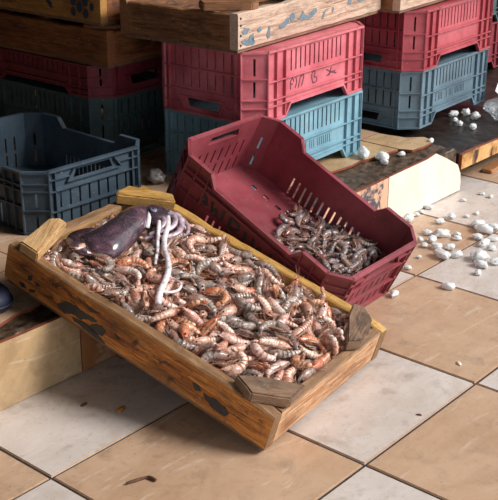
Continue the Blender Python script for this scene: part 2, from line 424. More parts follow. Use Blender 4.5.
(2,0.1332,0.0418,0.0797,0.155,-0.811,-0.52,0.22),
(0,-0.188,-0.0697,0.0593,0.222,-0.932,-0.28,0.06),
(2,-0.0988,0.051,0.0718,0.886,0.076,0.018,0.458),
(2,0.2304,0.0754,0.0722,0.011,-0.304,0.951,0.062),
(3,0.0755,0.147,0.0848,0.23,0.695,-0.668,0.135),
(0,0.1898,-0.0076,0.0702,0.011,-0.573,0.784,-0.237),
(1,-0.053,0.0915,0.0754,0.087,-0.813,0.551,-0.165),
(1,-0.0054,0.0211,0.0728,0.115,0.834,-0.473,-0.26),
(0,0.0093,-0.0292,0.0805,0.182,0.598,-0.78,0.022),
(2,0.1857,-0.1198,0.0662,0.075,-0.743,0.626,-0.225),
(2,-0.1535,-0.0613,0.0697,0.075,0.14,-0.199,0.967),
(4,-0.0225,0.0508,0.0852,0.158,0.173,-0.9,-0.367),
(1,-0.0992,0.0795,0.0735,0.547,-0.151,0.584,0.58),
(2,0.0932,-0.0495,0.0737,0.838,-0.041,-0.209,-0.503),
(2,0.0474,-0.0607,0.086,0.603,0.062,-0.038,0.794),
(0,0.1808,0.047,0.0757,0.079,0.434,-0.879,0.179),
(4,0.2335,-0.1717,0.0644,0.465,0.253,0.079,-0.844),
(3,-0.186,0.0987,0.069,0.392,-0.146,-0.083,-0.905),
(2,0.2985,0.103,0.0765,0.886,0.073,0.357,0.288),
(2,-0.1178,-0.0974,0.0824,0.662,-0.055,-0.118,0.738),
(4,0.2813,0.076,0.0774,0.666,0.066,-0.463,0.582),
(4,0.2162,-0.0876,0.085,0.136,0.956,-0.258,0.023),
(1,0.0222,0.0016,0.0831,0.171,-0.788,-0.577,-0.127),
(2,-0.1121,0.1712,0.0733,0.182,-0.72,0.669,-0.02),
(4,-0.1432,0.0234,0.0779,0.163,-0.518,0.83,-0.125),
(0,0.1982,-0.1866,0.0572,0.673,0.733,-0.04,0.094),
(4,0.2217,-0.0064,0.0795,0.059,-0.154,-0.985,0.04),
(2,0.0358,-0.1674,0.0674,0.05,-0.21,0.976,-0.027),
(2,0.0946,0.1696,0.069,0.61,-0.323,0.629,0.358),
(3,0.291,0.1558,0.0577,0.79,-0.091,0.088,-0.599),
(0,0.0766,0.0249,0.0818,0.324,-0.114,0.213,-0.914),
(0,0.0815,0.1142,0.0821,0.781,0.383,0.127,-0.476),
(0,-0.2268,0.115,0.0618,0.21,0.11,0.282,-0.93),
(4,-0.2876,-0.1756,0.0526,0.267,0.348,0.887,-0.148),
(2,-0.0281,-0.176,0.0694,0.115,-0.714,0.579,0.378),
(2,0.1792,0.0143,0.0844,0.972,0.103,-0.206,-0.054),
(1,0.0473,0.1793,0.0747,0.504,0.023,-0.213,0.837),
(3,0.1834,0.07,0.0685,0.689,-0.414,-0.002,0.596),
(1,0.0154,0.1629,0.076,0.109,-0.099,0.979,-0.143),
(2,-0.1458,0.0945,0.0787,0.007,0.101,0.047,-0.994),
(1,0.1851,0.117,0.0799,0.127,-0.898,-0.181,-0.381),
(2,-0.2298,0.1758,0.0618,0.218,0.609,0.759,-0.076),
(4,-0.0142,0.1427,0.0653,0.59,0.331,0.676,0.293),
(1,0.1745,0.1456,0.0737,0.645,0.471,0.09,-0.595),
(1,-0.032,0.186,0.0522,0.299,0.387,-0.726,0.483),
(2,-0.1334,-0.0668,0.0832,0.332,0.199,-0.123,0.914),
(4,0.0852,-0.1533,0.083,0.532,0.001,0.185,0.826),
(5,-0.0617,-0.0995,0.0792,0.682,-0.127,0.117,-0.71),
(5,-0.2569,0.0954,0.0599,0.143,0.103,0.139,-0.974),
(3,-0.0868,-0.1797,0.0688,0.433,0.62,0.647,-0.095),
(2,-0.141,-0.1573,0.0706,0.095,-0.661,0.386,0.636),
(2,-0.0528,0.0547,0.0822,0.583,-0.548,-0.567,-0.197),
(2,0.1355,-0.0052,0.0836,0.004,-0.427,0.902,-0.061),
(4,0.1956,-0.1498,0.075,0.281,-0.799,-0.532,0.025),
(3,-0.1188,0.0229,0.0733,0.989,-0.098,-0.069,0.083),
(3,-0.0797,0.005,0.0869,0.505,-0.12,-0.034,0.854),
(0,0.0439,-0.0269,0.0771,0.071,0.357,-0.747,-0.556),
(2,0.1466,0.0749,0.0714,0.2,-0.947,0.17,0.184),
(4,-0.1039,0.1164,0.0807,0.142,0.569,-0.797,-0.142),
(2,0.117,0.1052,0.0786,0.427,-0.377,-0.678,0.465),
(2,-0.0136,-0.1127,0.0826,0.114,0.721,-0.682,0.046),
(4,0.1674,0.1863,0.0744,0.683,-0.72,0.068,0.105),
(4,-0.0729,-0.0589,0.0865,0.098,0.096,0.021,-0.99),
(4,0.1373,0.1364,0.0784,0.791,-0.085,0.251,-0.551),
(0,0.2767,0.1697,0.0508,0.1,0.132,-0.746,-0.645),
(5,0.1198,-0.1291,0.0743,0.534,-0.273,0.512,-0.615),
(4,0.2635,0.0278,0.0795,0.873,-0.107,0.11,0.463),
(2,-0.3021,-0.0188,0.0557,0.192,0.462,-0.092,-0.861),
(3,0.0838,-0.0222,0.0863,0.003,0.903,0.427,-0.05),
(5,-0.0594,0.1548,0.0759,0.104,0.549,0.687,0.464),
(5,0.2156,-0.0505,0.0866,0.739,0.471,0.259,0.406),
(4,0.1108,0.0062,0.0946,0.161,0.983,-0.062,0.055),
(1,-0.0349,-0.1469,0.0863,0.46,0.734,-0.039,-0.497),
(3,-0.014,-0.0186,0.0906,0.046,0.567,0.822,0.021),
(2,0.1751,0.0951,0.0837,0.197,0.424,0.011,-0.884),
(1,-0.0301,0.1835,0.0738,0.904,0.017,-0.062,-0.423),
(1,0.0983,-0.114,0.0726,0.232,0.307,0.863,0.326),
(3,0.1928,-0.0168,0.0942,0.003,0.211,0.976,0.054),
(4,-0.174,-0.1148,0.0837,0.999,0.028,-0.002,-0.026),
(2,0.0929,0.0908,0.0819,0.15,-0.319,0.893,0.281),
(0,0.149,-0.1299,0.079,0.082,-0.875,0.309,-0.364),
(2,0.0167,-0.1459,0.0783,0.891,-0.055,-0.445,-0.065),
(2,0.2972,-0.1474,0.0758,0.136,0.19,0.972,-0.006),
(2,0.011,0.1129,0.0855,0.929,-0.03,0.123,-0.347),
(2,0.0675,0.0587,0.0861,0.164,0.964,-0.203,-0.046),
(4,0.0526,-0.0255,0.0953,0.97,0.094,-0.094,0.202),
(5,0.222,0.0474,0.08,0.748,0.197,-0.065,-0.631),
(5,0.1526,0.0628,0.084,0.032,-0.066,-0.218,0.973),
(3,0.2825,-0.0468,0.0823,0.159,-0.657,0.717,-0.169),
(1,0.1545,-0.0896,0.0772,0.133,0.762,-0.634,-0.005)]
CRATE_SHRIMPS = [(1,0.0369,0.1266,0.0149,0.023,0.999,-0.047,0.01),
(3,0.0759,0.1395,0.0152,0.811,0.041,0,-0.584),
(3,0.0694,-0.0511,0.0169,0.624,0.193,-0.098,0.751),
(3,0.0128,0.1153,0.0152,0.986,0.036,0.018,-0.164),
(4,0.103,-0.0095,0.0154,0.076,0.872,-0.482,0.015),
(4,0.0231,0.0649,0.0154,0.315,-0.03,-0.074,-0.946),
(0,0.0933,0.1054,0.0151,0.769,-0.557,-0.038,-0.311),
(1,0.0429,0.0897,0.0212,0.027,0.084,0.996,0.012),
(4,0.0648,0.0389,0.0151,0.73,0.006,0.036,0.683),
(2,0.0787,0.1285,0.0265,0.013,-0.963,-0.264,-0.06),
(1,0.1373,0.1586,0.0153,0.187,-0.858,-0.473,-0.071),
(0,0.1131,0.1203,0.0158,0.745,0.241,-0.109,-0.612),
(3,0.1113,0.0067,0.0234,0.174,0.93,0.309,0.094),
(4,0.1193,0.0929,0.0262,0.177,0.011,0.151,-0.972),
(0,0.0767,-0.0265,0.0145,0.02,0.074,-0.997,-0.009),
(1,0.0439,0.0161,0.0149,0.024,-0.189,-0.982,-0.01),
(2,0.093,0.062,0.0192,0.056,0.118,-0.16,-0.979),
(0,0.0862,0.0302,0.0153,0.099,-0.546,0.699,-0.452),
(3,0.1046,-0.0456,0.0294,0.078,0.963,0.256,0.001),
(4,0.1397,-0.0341,0.0264,0.737,0.135,0.293,0.594),
(0,0.2407,0.0596,0.0146,0.026,-0.464,-0.885,-0.006),
(1,0.1313,0.0435,0.0282,0.892,0.052,0.393,0.216),
(4,0.1155,-0.0868,0.0232,0.717,-0.044,0.344,-0.605),
(3,0.231,0.1525,0.0199,0.937,0.06,0.169,0.3),
(0,0.0921,0.0142,0.0256,0.314,0.185,-0.179,-0.914),
(2,0.1295,0.098,0.0386,0.066,-0.168,-0.98,-0.087),
(3,0.0795,0.0806,0.0214,0.86,-0.171,-0.117,0.466),
(0,0.1579,0.0592,0.0285,0.742,-0.184,0.01,-0.645),
(5,0.1147,0.0504,0.0259,0.458,-0.265,-0.312,0.789),
(3,0.1514,0.0329,0.0435,0.121,-0.819,-0.463,0.316),
(2,0.134,-0.0002,0.0255,0.843,0.313,0.411,0.151),
(0,0.1794,0.0072,0.0335,0.37,0.249,-0.894,0.049),
(4,0.1562,-0.0235,0.0352,0.056,0.832,-0.551,-0.014),
(0,0.2445,0.0963,0.0185,0.035,0.519,0.845,-0.125),
(0,0.1474,0.0324,0.0307,0.227,-0.523,-0.779,0.262),
(1,0.1523,-0.0593,0.0434,0.626,-0.002,-0.036,-0.779),
(3,0.1774,0.1533,0.0318,0.281,-0.455,-0.817,-0.215),
(3,0.1736,0.07,0.0338,0.016,0.861,0.428,0.275),
(4,0.1626,-0.0409,0.0476,0.015,-0.704,-0.703,0.1),
(1,0.1392,0.0664,0.0405,0.036,0.883,-0.367,-0.291),
(3,0.1533,-0.0119,0.0497,0.232,0.697,0.667,-0.123),
(2,0.1244,-0.0921,0.0361,0.958,0.028,-0.262,-0.11),
(3,0.1829,0.1198,0.0345,0.173,0.871,0.46,-0.033),
(5,0.2427,0.0644,0.0339,0.287,-0.557,0.727,-0.28),
(2,0.1674,0.0394,0.0458,0.916,-0.01,0.399,0.039),
(0,0.2453,0.0102,0.0336,0.528,0.077,-0.086,-0.842),
(2,0.1997,0.0164,0.0354,0.042,-0.999,-0.018,0.009),
(1,0.1779,0.0313,0.0529,0.516,-0.555,0.274,-0.593),
(2,0.2303,0.133,0.0319,0.18,0.245,0.948,0.089),
(3,0.2063,0.0703,0.0305,0.211,0.016,-0.939,-0.271),
(5,0.1497,0.1356,0.0372,0.611,0.599,-0.45,-0.254),
(3,0.1692,0.0968,0.0452,0.772,0.052,-0.328,-0.542),
(2,0.2037,0.1432,0.0588,0.039,-0.83,0.548,-0.094),
(3,0.2189,0.0041,0.0521,0.17,-0.282,-0.944,-0.006),
(2,0.2239,0.0269,0.0629,0.407,-0.014,-0.117,-0.906),
(4,0.1188,0.1453,0.0289,0.366,-0.193,-0.191,0.89),
(0,0.2432,0.1287,0.0264,0.154,0.805,-0.527,-0.223),
(4,0.188,0.0531,0.0565,0.928,0.268,-0.133,-0.22),
(5,0.203,0.1333,0.0465,0.086,0.794,0.596,0.086),
(5,0.2213,-0.0227,0.0474,0.522,0.066,0.09,-0.845),
(1,0.1945,0.0011,0.0445,0.103,-0.854,0.506,-0.063),
(0,0.2363,-0.0288,0.044,0.845,0.317,0.254,0.349),
(3,0.2379,0.1022,0.0509,0.2,0.88,-0.133,-0.41),
(2,0.2308,0.1391,0.0502,0.004,0.472,-0.189,0.861),
(3,0.244,-0.0304,0.0625,0.005,-0.745,0.087,-0.661),
(1,0.2138,0.0386,0.0475,0.619,-0.102,-0.018,0.779),
(0,0.2456,-0.0757,0.039,0.356,0.616,0.214,0.669),
(3,0.2272,0.0817,0.0462,0.279,0.374,0.129,0.875),
(1,0.2314,0.0655,0.0704,0.368,-0.259,0.262,-0.853),
(3,0.2162,-0.0602,0.0526,0.006,0.932,0.348,0.097),
(2,0.1879,0.0008,0.057,0.334,-0.293,-0.161,0.881),
(2,0.1576,0.1015,0.051,0.062,-0.213,0.062,0.973),
(2,0.2382,0.0603,0.0533,0.099,-0.959,-0.052,0.259),
(3,0.2444,0.1239,0.0545,0.579,-0.052,-0.802,0.133),
(3,0.2109,-0.0352,0.0621,0.241,0.739,-0.621,0.105),
(4,0.2082,-0.0661,0.0623,0.125,-0.874,0.46,-0.092),
(1,0.2299,-0.017,0.0655,0.145,0.332,0.927,-0.095),
(4,0.1944,0.074,0.0496,0.985,0.125,0.051,0.108),
(1,0.1827,0.1445,0.0464,0.292,0.635,0.705,0.124),
(0,0.2457,0.0344,0.0578,0.441,-0.425,-0.772,0.169),
(3,0.2006,0.1025,0.0602,0.993,-0.073,0.09,-0.016)]
# ------------------------------------------------------------------ the setting
def build_floor():
    bm = bmesh.new(); g = .0058/2
    for i in range(-6, 12):
        for j in range(-8, 8):
            m = 0 if (i+j) % 2 else 1
            f = box(bm, i*S+g, (i+1)*S-g, j*S+g, (j+1)*S-g, -.012, R.uniform(-.0006, 0), m)
    ed = [e for e in bm.edges if e.verts[0].co.z > -.005 and e.verts[1].co.z > -.005]
    bmesh.ops.bevel(bm, geom=ed, offset=.0018, segments=2, affect='EDGES')
    box(bm, -6*S, 12*S, -8*S, 8*S, -.05, -.004, 2)
    tag(link('floor', bm, [M['tan'], M['grey'], M['grout']]), kind='structure')
build_floor()

JX = [(.745+.956*k)*S for k in range(-6, 5)]
STEP_END = 4.585*S
def build_step():
    st = bpy.data.objects.new('step', None); COL.objects.link(st); tag(st, kind='structure')
    # mortar core with a rough upper surface
    bm = bmesh.new(); X0, X1, Y0, Y1 = -2.2, STEP_END, STEP_Y+.011, 2.4
    nx, ny = 190, 60
    ys = [Y0 + (Y1-Y0)*(k/ny)**2.2 for k in range(ny+1)]
    G = []
    for i in range(nx+1):
        row = []
        for y in ys:
            x = X0+(X1-X0)*i/nx
            z = STEP_Z-.009 + .005*noise.noise(Vector((x*28, y*28, 0))) + .004*noise.noise(Vector((x*70, y*70, 3)))
            if y < STEP_Y+.02: z -= .003
            row.append(bm.verts.new((x, y, z)))
        G.append(row)
    for i in range(nx):
        for k in range(ny): bm.faces.new((G[i][k], G[i+1][k], G[i+1][k+1], G[i][k+1]))
    def skirt(vs):
        b = [bm.verts.new((v.co.x, v.co.y, .0005)) for v in vs]
        for k in range(len(vs)-1): bm.faces.new((vs[k], vs[k+1], b[k+1], b[k]))
    skirt([r[0] for r in G]); skirt(G[-1]); skirt(G[0]); skirt([r[-1] for r in G])
    link('mortar_bed', bm, M['mortar'], st)
    # riser slabs
    kinds = {5: 'riser_dirty', 6: 'riser_orange', 7: 'riser_orange', 8: 'riser_blot', 9: 'riser_cream'}
    for k in range(len(JX)-1):
        a, b = JX[k]+.0012, JX[k+1]-.0012
        bm = bmesh.new(); m = kinds.get(k, 'riser_dirty')
        if k == 9:
            b = 4.632*S
            poly = [(a, .001), (b, .004), (b+.001, .03), (b-.004, .06), (4.572*S, .092), (4.40*S, .128), (4.235*S, STEP_Z+.013), (a+.2, STEP_Z+.006), (a, STEP_Z+.001)]
        else:
            poly = [(a, .001), (b, .001), (b, STEP_Z)] + [(a+(b-a)*f, STEP_Z-R.uniform(0, .004)) for f in (.8, .6, .45, .3, .15)] + [(a, STEP_Z)]
        prism(bm, poly, 0, .010, 0, 1)
        bmesh.ops.transform(bm, matrix=Matrix.Translation((0, STEP_Y+.010, 0)) @ Matrix.Rotation(math.pi/2, 4, 'X'), verts=bm.verts[:])
        link('riser_tile', bm, [M[m], M['terra']], st)
    # tread tiles, broken along the front
    eL = [(-2.2, .33), (-.5, .325), (.0, .322), (.149, .321), (.198, .336), (.237, .335), (.299, .347), (.45, .345), (.7, .36), (.95, .40), (1.2, .415)]
    eR = [(1.377, .41), (1.43, .404), (1.472, .401), (1.523, .408), (1.56, .398), (1.599, .389), (1.64, .393), (1.695, .386), (1.716, .350), (1.77, .344), (1.826, .350), (1.85, .37), (1.86, .40), (1.815, .44), (1.80, .50), (1.815, .6)]
    def tread(edge, x1, y1, m):
        bm = bmesh.new()
        poly = edge + [(x1, y1), (edge[0][0], y1)]
        prism(bm, poly, STEP_Z-.007, STEP_Z, 0, 1)
        link('tread_tile', bm, [M[m], M['terra']], st)
    def cut(edge, a, b):
        def at(x):
            for (p, q), (r, s) in zip(edge, edge[1:]):
                if p <= x <= r: return q+(s-q)*(x-p)/(r-p)
        return [(a, at(a))] + [e for e in edge if a < e[0] < b] + [(b, at(b))]
    alle = eL + eR[:8]
    row = .53
    for k, (a, b) in enumerate(((-2.19, -1.6), (-1.6, -1.2), (-1.2, -.8), (-.8, -.4), (-.4, -.01), (-.01, .40), (.40, .80), (.80, 1.25), (1.25, 1.694))):
        tread(cut(alle, a+.0015, b-.0015), b-.0015, row, ('grey', 'tan')[k % 2] if k < 8 else 'riser_dirty')
    bm = bmesh.new()
    prism(bm, [(1.699, .388)] + eR[8:14] + [(1.80, row), (1.699, row)], STEP_Z-.007, STEP_Z, 0, 1); link('tread_tile', bm, [M['riser_dirty'], M['terra']], st)
    y = row+.003; r = 0
    while y < 2.3:
        for k in range(-5, 5):
            a, b = k*S-.01, (k+1)*S-.013
            b = min(b, STEP_END-.03); a = max(a, -2.19)
            if b-a < .05: continue
            bm = bmesh.new(); prism(bm, [(a, y), (b, y), (b, y+.397), (a, y+.397)], STEP_Z-.007, STEP_Z, 0, 1)
            link('tread_tile', bm, [M[('tan', 'tan')[(k+r) % 2]], M['terra']], st)
        y += S; r += 1
build_step()

def build_ledge():
    st = bpy.data.objects.new('ledge', None); COL.objects.link(st); tag(st, kind='structure')
    bm = bmesh.new(); X0, X1, Y0, Y1 = 4.60*S, 3.6, .262, 2.4
    nx, ny = 60, 30; G = []
    for i in range(nx+1):
        G.append([])
        for k in range(ny+1):
            x = X0+(X1-X0)*i/nx; y = Y0+(Y1-Y0)*(k/ny)**1.8
            G[-1].append(bm.verts.new((x, y, .121+.004*noise.noise(Vector((x*22, y*22, 9))))))
    for i in range(nx):
        for k in range(ny): bm.faces.new((G[i][k], G[i+1][k], G[i+1][k+1], G[i][k+1]))
    for vs in ([r[0] for r in G], G[0], G[-1]):
        b = [bm.verts.new((v.co.x, v.co.y, .085)) for v in vs]
        for k in range(len(vs)-1): bm.faces.new((vs[k], vs[k+1], b[k+1], b[k]))
    link('ledge_slab', bm, plain('wet_black_grime', srgb(26, 22, 20), .3, srgb(54, 44, 38), 24, 1.0), st)
    bm = bmesh.new(); prism(bm, [(X0+.002, .074), (X1, .076), (X1, .122), (2.3, .123), (2.1, .121), (X0+.06, .124), (X0+.004, .121)], 0, .012, 0, 1)
    bmesh.ops.transform(bm, matrix=Matrix.Translation((0, .261, 0)) @ Matrix.Rotation(math.pi/2, 4, 'X'), verts=bm.verts[:])
    t = NT('burnt_stained_ceramic'); n = t.noise(16, 6, None, .66, .5)
    t.base(t.ramp(n, [(.40, srgb(52, 36, 26)), (.5, srgb(190, 140, 80)), (.66, srgb(222, 184, 128))])); t.set(Roughness=.4)
    link('edge_tile', bm, [t.m, M['terra']], st)
    bm = bmesh.new(); box(bm, 2.10, 2.16, .35, .42, .0005, .087); box(bm, 2.9, 2.97, .35, .42, .0005, .087)
    link('support_block', bm, plain('grey_cement', srgb(96, 92, 92), .8, srgb(70, 66, 64), 12), st)
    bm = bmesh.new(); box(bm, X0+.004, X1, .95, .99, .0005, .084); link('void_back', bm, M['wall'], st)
build_ledge()

def wall(name, b, m):
    bm = bmesh.new(); box(bm, *b); tag(link(name, bm, m), kind='structure')
wall('wall_back', (-2.4, 4.6, 2.15, 2.25, 0, 1.5), M['wall'])
wall('shade_wall_left', (-.34, -.26, -.10, 2.15, .001, 1.5), M['wall'])  # unseen wall, added to block light coming from the left
wall('shade_ceiling', (-2.4, 4.6, .10, 2.25, 1.5, 1.6), M['ceil'])  # out of view, placed low to keep sun off the back of the step
wall('shade_wall_right', (3.75, 3.83, 1.0, 2.15, .13, 1.5), M['wall'])  # unseen wall, added to shut out bright sky behind the stacks
wall('added_shade_sheet', (-2.4, .75, -3.2, .10, 2.0, 2.03), M['ceil'])  # unseen overhead sheet, added to keep sun off the left foreground

# ------------------------------------------------------------------ plastic crates
def panel(bm, cells, F, t, mat=0):
    V = {}; E = {}
    def v(p, s):
        k = (round(p[0], 5), round(p[1], 5), s)
        if k not in V: V[k] = bm.verts.new(F(p[0], p[1], -t if s else 0))
        return V[k]
    for c in cells:
        f = bm.faces.new([v(p, 0) for p in c]); f.material_index = mat
        f = bm.faces.new([v(p, 1) for p in reversed(c)]); f.material_index = mat
        for a, b in zip(c, c[1:]+c[:1]):
            a2 = (round(a[0], 5), round(a[1], 5)); b2 = (round(b[0], 5), round(b[1], 5))
            E.setdefault(frozenset((a2, b2)), []).append((a, b))
    for e in E.values():
        if len(e) == 1:
            a, b = e[0]; f = bm.faces.new((v(a, 0), v(a, 1), v(b, 1), v(b, 0))); f.material_index = mat

def rib(bm, F, p, q, w=.0022, out=.008, inn=-.001):
    p = Vector(p); q = Vector(q); d = (q-p).normalized(); n = Vector((-d.y, d.x))*w
    c = [p-n, q-n, q+n, p+n]
    a = [bm.verts.new(F(x.x, x.y, inn)) for x in c]; b = [bm.verts.new(F(x.x, x.y, out)) for x in c]
    bm.faces.new(a); bm.faces.new(b)
    for i in range(4): bm.faces.new((a[i], a[(i+1) % 4], b[(i+1) % 4], b[i]))

def gridcells(us, vs, hole):
    out = []
    for a, b in zip(us, us[1:]):
        for c, d in zip(vs, vs[1:]):
            if not hole((a+b)/2, (c+d)/2): out.append([(a, c), (b, c), (b, d), (a, d)])
    return out

CR = .008                                   # ribs stand this far proud of the panels
def crate(label, L, W, H, c, mat, mw, group=None, rows=True, dip=.17, name='plastic_crate', cat='crate'):
    root = empty(name, mw, label, cat, group)
    t = .0035
    lf = L-2*c; sf = W-2*c
    # long sides
    for sgn in (-1, 1):
        bm = bmesh.new()
        F = (lambda u, v, w: Vector((u, -(W/2-CR+w), v))) if sgn < 0 else (lambda u, v, w: Vector((-u, W/2-CR+w, v)))
        pw = .17*lf; sw = .022; h = lf/2; D = H*(1-dip)
        a = -h+pw+sw; n = 12; pitch = 2*(-a)/n
        us = [-h, -h+pw*.5, -h+pw, -h+pw+sw]
        sl = []
        for k in range(n):
            m = a+pitch*(k+.5); sl.append(m); us += [m-.003, m+.003]
        us += [h-pw-sw, h-pw, h-pw*.5, h]
        vs = [0, .07*H, .37*H, .44*H, .70*H, D]
        cells = gridcells(us, vs, lambda u, v: any(abs(u-m) < .003 for m in sl) and .07*H < v < .37*H)
        cells += [[(-h, D), (-h+pw*.5, D), (-h+pw*.5, H), (-h, H)], [(-h+pw*.5, D), (-h+pw, D), (-h+pw, H), (-h+pw*.5, H)], [(-h+pw, D), (-h+pw+sw, D), (-h+pw, H)],
                  [(h-pw*.5, D), (h, D), (h, H), (h-pw*.5, H)], [(h-pw, D), (h-pw*.5, D), (h-pw*.5, H), (h-pw, H)], [(h-pw-sw, D), (h-pw, D), (h-pw, H)]]
        panel(bm, cells, F, t)
        for f in (.44, .70, .79): rib(bm, F, (-h, f*H), (h, f*H), .0016, CR)
        rib(bm, F, (-h, .003), (h, .003), .003, CR)
        for u in (-h+.001, -h+pw*.5, -h+pw, h-pw, h-pw*.5, h-.001): rib(bm, F, (u, 0), (u, H), .0014, CR)
        rib(bm, F, (-h, H-.003), (-h+pw, H-.003), .003, CR+.001); rib(bm, F, (h-pw, H-.003), (h, H-.003), .003, CR+.001)
        rib(bm, F, (-h+pw-.001, H-.003), (-h+pw+sw, D-.002), .003, CR+.001); rib(bm, F, (h-pw+.001, H-.003), (h-pw-sw, D-.002), .003, CR+.001)
        rib(bm, F, (-h+pw+sw, D-.003), (h-pw-sw, D-.003), .003, CR+.001)
        link('side_panel', bm, mat, root)
    # short ends with hand hole
    for sgn in (-1, 1):
        bm = bmesh.new()
        F = (lambda u, v, w: Vector((-(L/2-CR+w), -u, v))) if sgn < 0 else (lambda u, v, w: Vector((L/2-CR+w, u, v)))
        h = sf/2; n = 8; a = -h*.84; pitch = -2*a/n; hw = .19*sf
        us = [-h]; sl = []
        for k in range(n):
            m = a+pitch*(k+.5); sl.append(m); us += [m-.003, m+.003]
        us += [h]
        v0, v1 = (.78*H, .91*H) if rows else (.42*H, .74*H)
        vs = [0, .06*H, .31*H, .37*H, .62*H, .70*H] if rows else [0, .10*H, .30*H]
        def hole(u, v):
            s = any(abs(u-m) < .003 for m in sl)
            return s and ((.06*H < v < .31*H) or (.37*H < v < .62*H)) if rows else False
        cells = gridcells(us, vs, hole)
        T = vs[-1]
        up = [u for u in us]
        # band round the tapered hand hole
        cells += [[(-h, T)] + [(h, T), (h, v0), (-h, v0)]]
        cells += [[(-h, v0), (-hw*1.15, v0), (-hw, v1), (-h, v1)], [(hw*1.15, v0), (h, v0), (h, v1), (hw, v1)], [(-h, v1), (-hw, v1), (hw, v1), (h, v1), (h, H), (-h, H)]]
        panel(bm, cells, F, t)
        if rows:
            for f in (.34, .66): rib(bm, F, (-h, f*H), (h, f*H), .0016, CR)
        rib(bm, F, (-h, .845*H), (-hw*1.45, .845*H), .0014, CR); rib(bm, F, (hw*1.45, .845*H), (h, .845*H), .0014, CR)
        rib(bm, F, (-hw*1.6, v0-.02*H), (-hw*1.2, v1+.02*H), .0014, CR); rib(bm, F, (hw*1.6, v0-.02*H), (hw*1.2, v1+.02*H), .0014, CR)
        rib(bm, F, (-hw*1.6, v0-.02*H), (hw*1.6, v0-.02*H), .0014, CR)
        rib(bm, F, (-h, .003), (h, .003), .003, CR); rib(bm, F, (-h, H-.003), (h, H-.003), .003, CR+.001)
        for u in (-h+.001, -h*.86, h*.86, h-.001): rib(bm, F, (u, 0), (u, H), .0014, CR)
        link('end_panel', bm, mat, root)
    # chamfered corner posts
    for sx in (-1, 1):
        for sy in (-1, 1):
            bm = bmesh.new()
            p0 = Vector((sx*L/2, sy*(W/2-c), 0)); p1 = Vector((sx*(L/2-c), sy*W/2, 0))
            if sx*sy > 0: p0, p1 = p0, p1
            else: p0, p1 = p1, p0
            d = (p1-p0); ln = d.length; d.normalize(); nn = Vector((sx, sy, 0)).normalized(); mid = (p0+p1)/2
            F = lambda u, v, w: mid + d*u + nn*(w-CR*.5) + Vector((0, 0, v))
            hh = ln/2; us = [-hh, -.003, .003, hh]
            vs = [0, .10*H, .34*H, .42*H, .64*H, H]
            panel(bm, gridcells(us, vs, lambda u, v: abs(u) < .003 and (.1*H < v < .34*H or .42*H < v < .64*H)), F, t)
            for f in ((.38, .68, .80) if rows else (.38, .7)): rib(bm, F, (-hh, f*H), (hh, f*H), .0016, CR*.5)
            rib(bm, F, (-hh, .003), (hh, .003), .003, CR*.5); rib(bm, F, (-hh, H-.003), (hh, H-.003), .003, CR*.5+.001)
            for u in (-hh+.001, hh-.001): rib(bm, F, (u, 0), (u, H), .0016, CR*.5)
            link('corner_post', bm, mat, root)
    # floor of the crate
    bm = bmesh.new(); h = L/2-c-.004; w = W/2-CR-.002
    us = [-h]; sl = []
    for k in range(9):
        m = -h*.9+2*h*.9*(k+.5)/9; sl.append(m); us += [m-.009, m+.009]
    us += [h]; vs = [-w, -w*.62, -w*.56, -w*.05, w*.05, w*.56, w*.62, w]
    cells = gridcells(us, vs, lambda u, v: any(abs(u-m) < .009 for m in sl) and (abs(abs(v)-w*.59) < w*.03))
    e = L/2-CR-.002
    cells += [[(h, -w), (e, -W/2+c), (e, W/2-c), (h, w)], [(-h, w), (-e, W/2-c), (-e, -W/2+c), (-h, -w)]]
    panel(bm, cells, lambda u, v, q: Vector((u, v, .0075+q)), .004)
    link('base_panel', bm, mat, root)
    return root

def strokes(name, parent, lines, F, rad, mat, thick=.0009):
    """painted or moulded marks, as thin raised strokes on a panel"""
    bm = bmesh.new()
    for ln in lines:
        pts = catmull([(x, y, 0) for x, y in ln], 4) if len(ln) > 2 else [Vector((x, y, 0)) for x, y in ln]
        L_, R_ = [], []
        for i, p in enumerate(pts):
            d = (pts[min(i+1, len(pts)-1)]-pts[max(i-1, 0)]).normalized(); n = Vector((-d.y, d.x, 0))*rad*(.8+.4*R.random())
            L_.append(p+n); R_.append(p-n)
        f = lambda q, w: bm.verts.new(F(q.x, q.y, w))
        a = [f(q, .0002) for q in L_]; b = [f(q, .0002) for q in R_]; c = [f(q, thick) for q in L_]; d = [f(q, thick) for q in R_]
        for i in range(len(pts)-1):
            for q in ((c, d), (a, b), (a, c), (b, d)): bm.faces.new((q[0][i], q[0][i+1], q[1][i+1], q[1][i]))
        bm.faces.new((a[0], b[0], d[0], c[0])); bm.faces.new((a[-1], b[-1], d[-1], c[-1]))
    return link(name, bm, mat, parent)

def flip(x, y, z, yaw, H):                   # upside-down crate standing on its rim at height z
    return Matrix.Translation((x, y, z+H)) @ Matrix.Rotation(yaw, 4, 'Z') @ Matrix.Rotation(math.pi, 4, 'X')

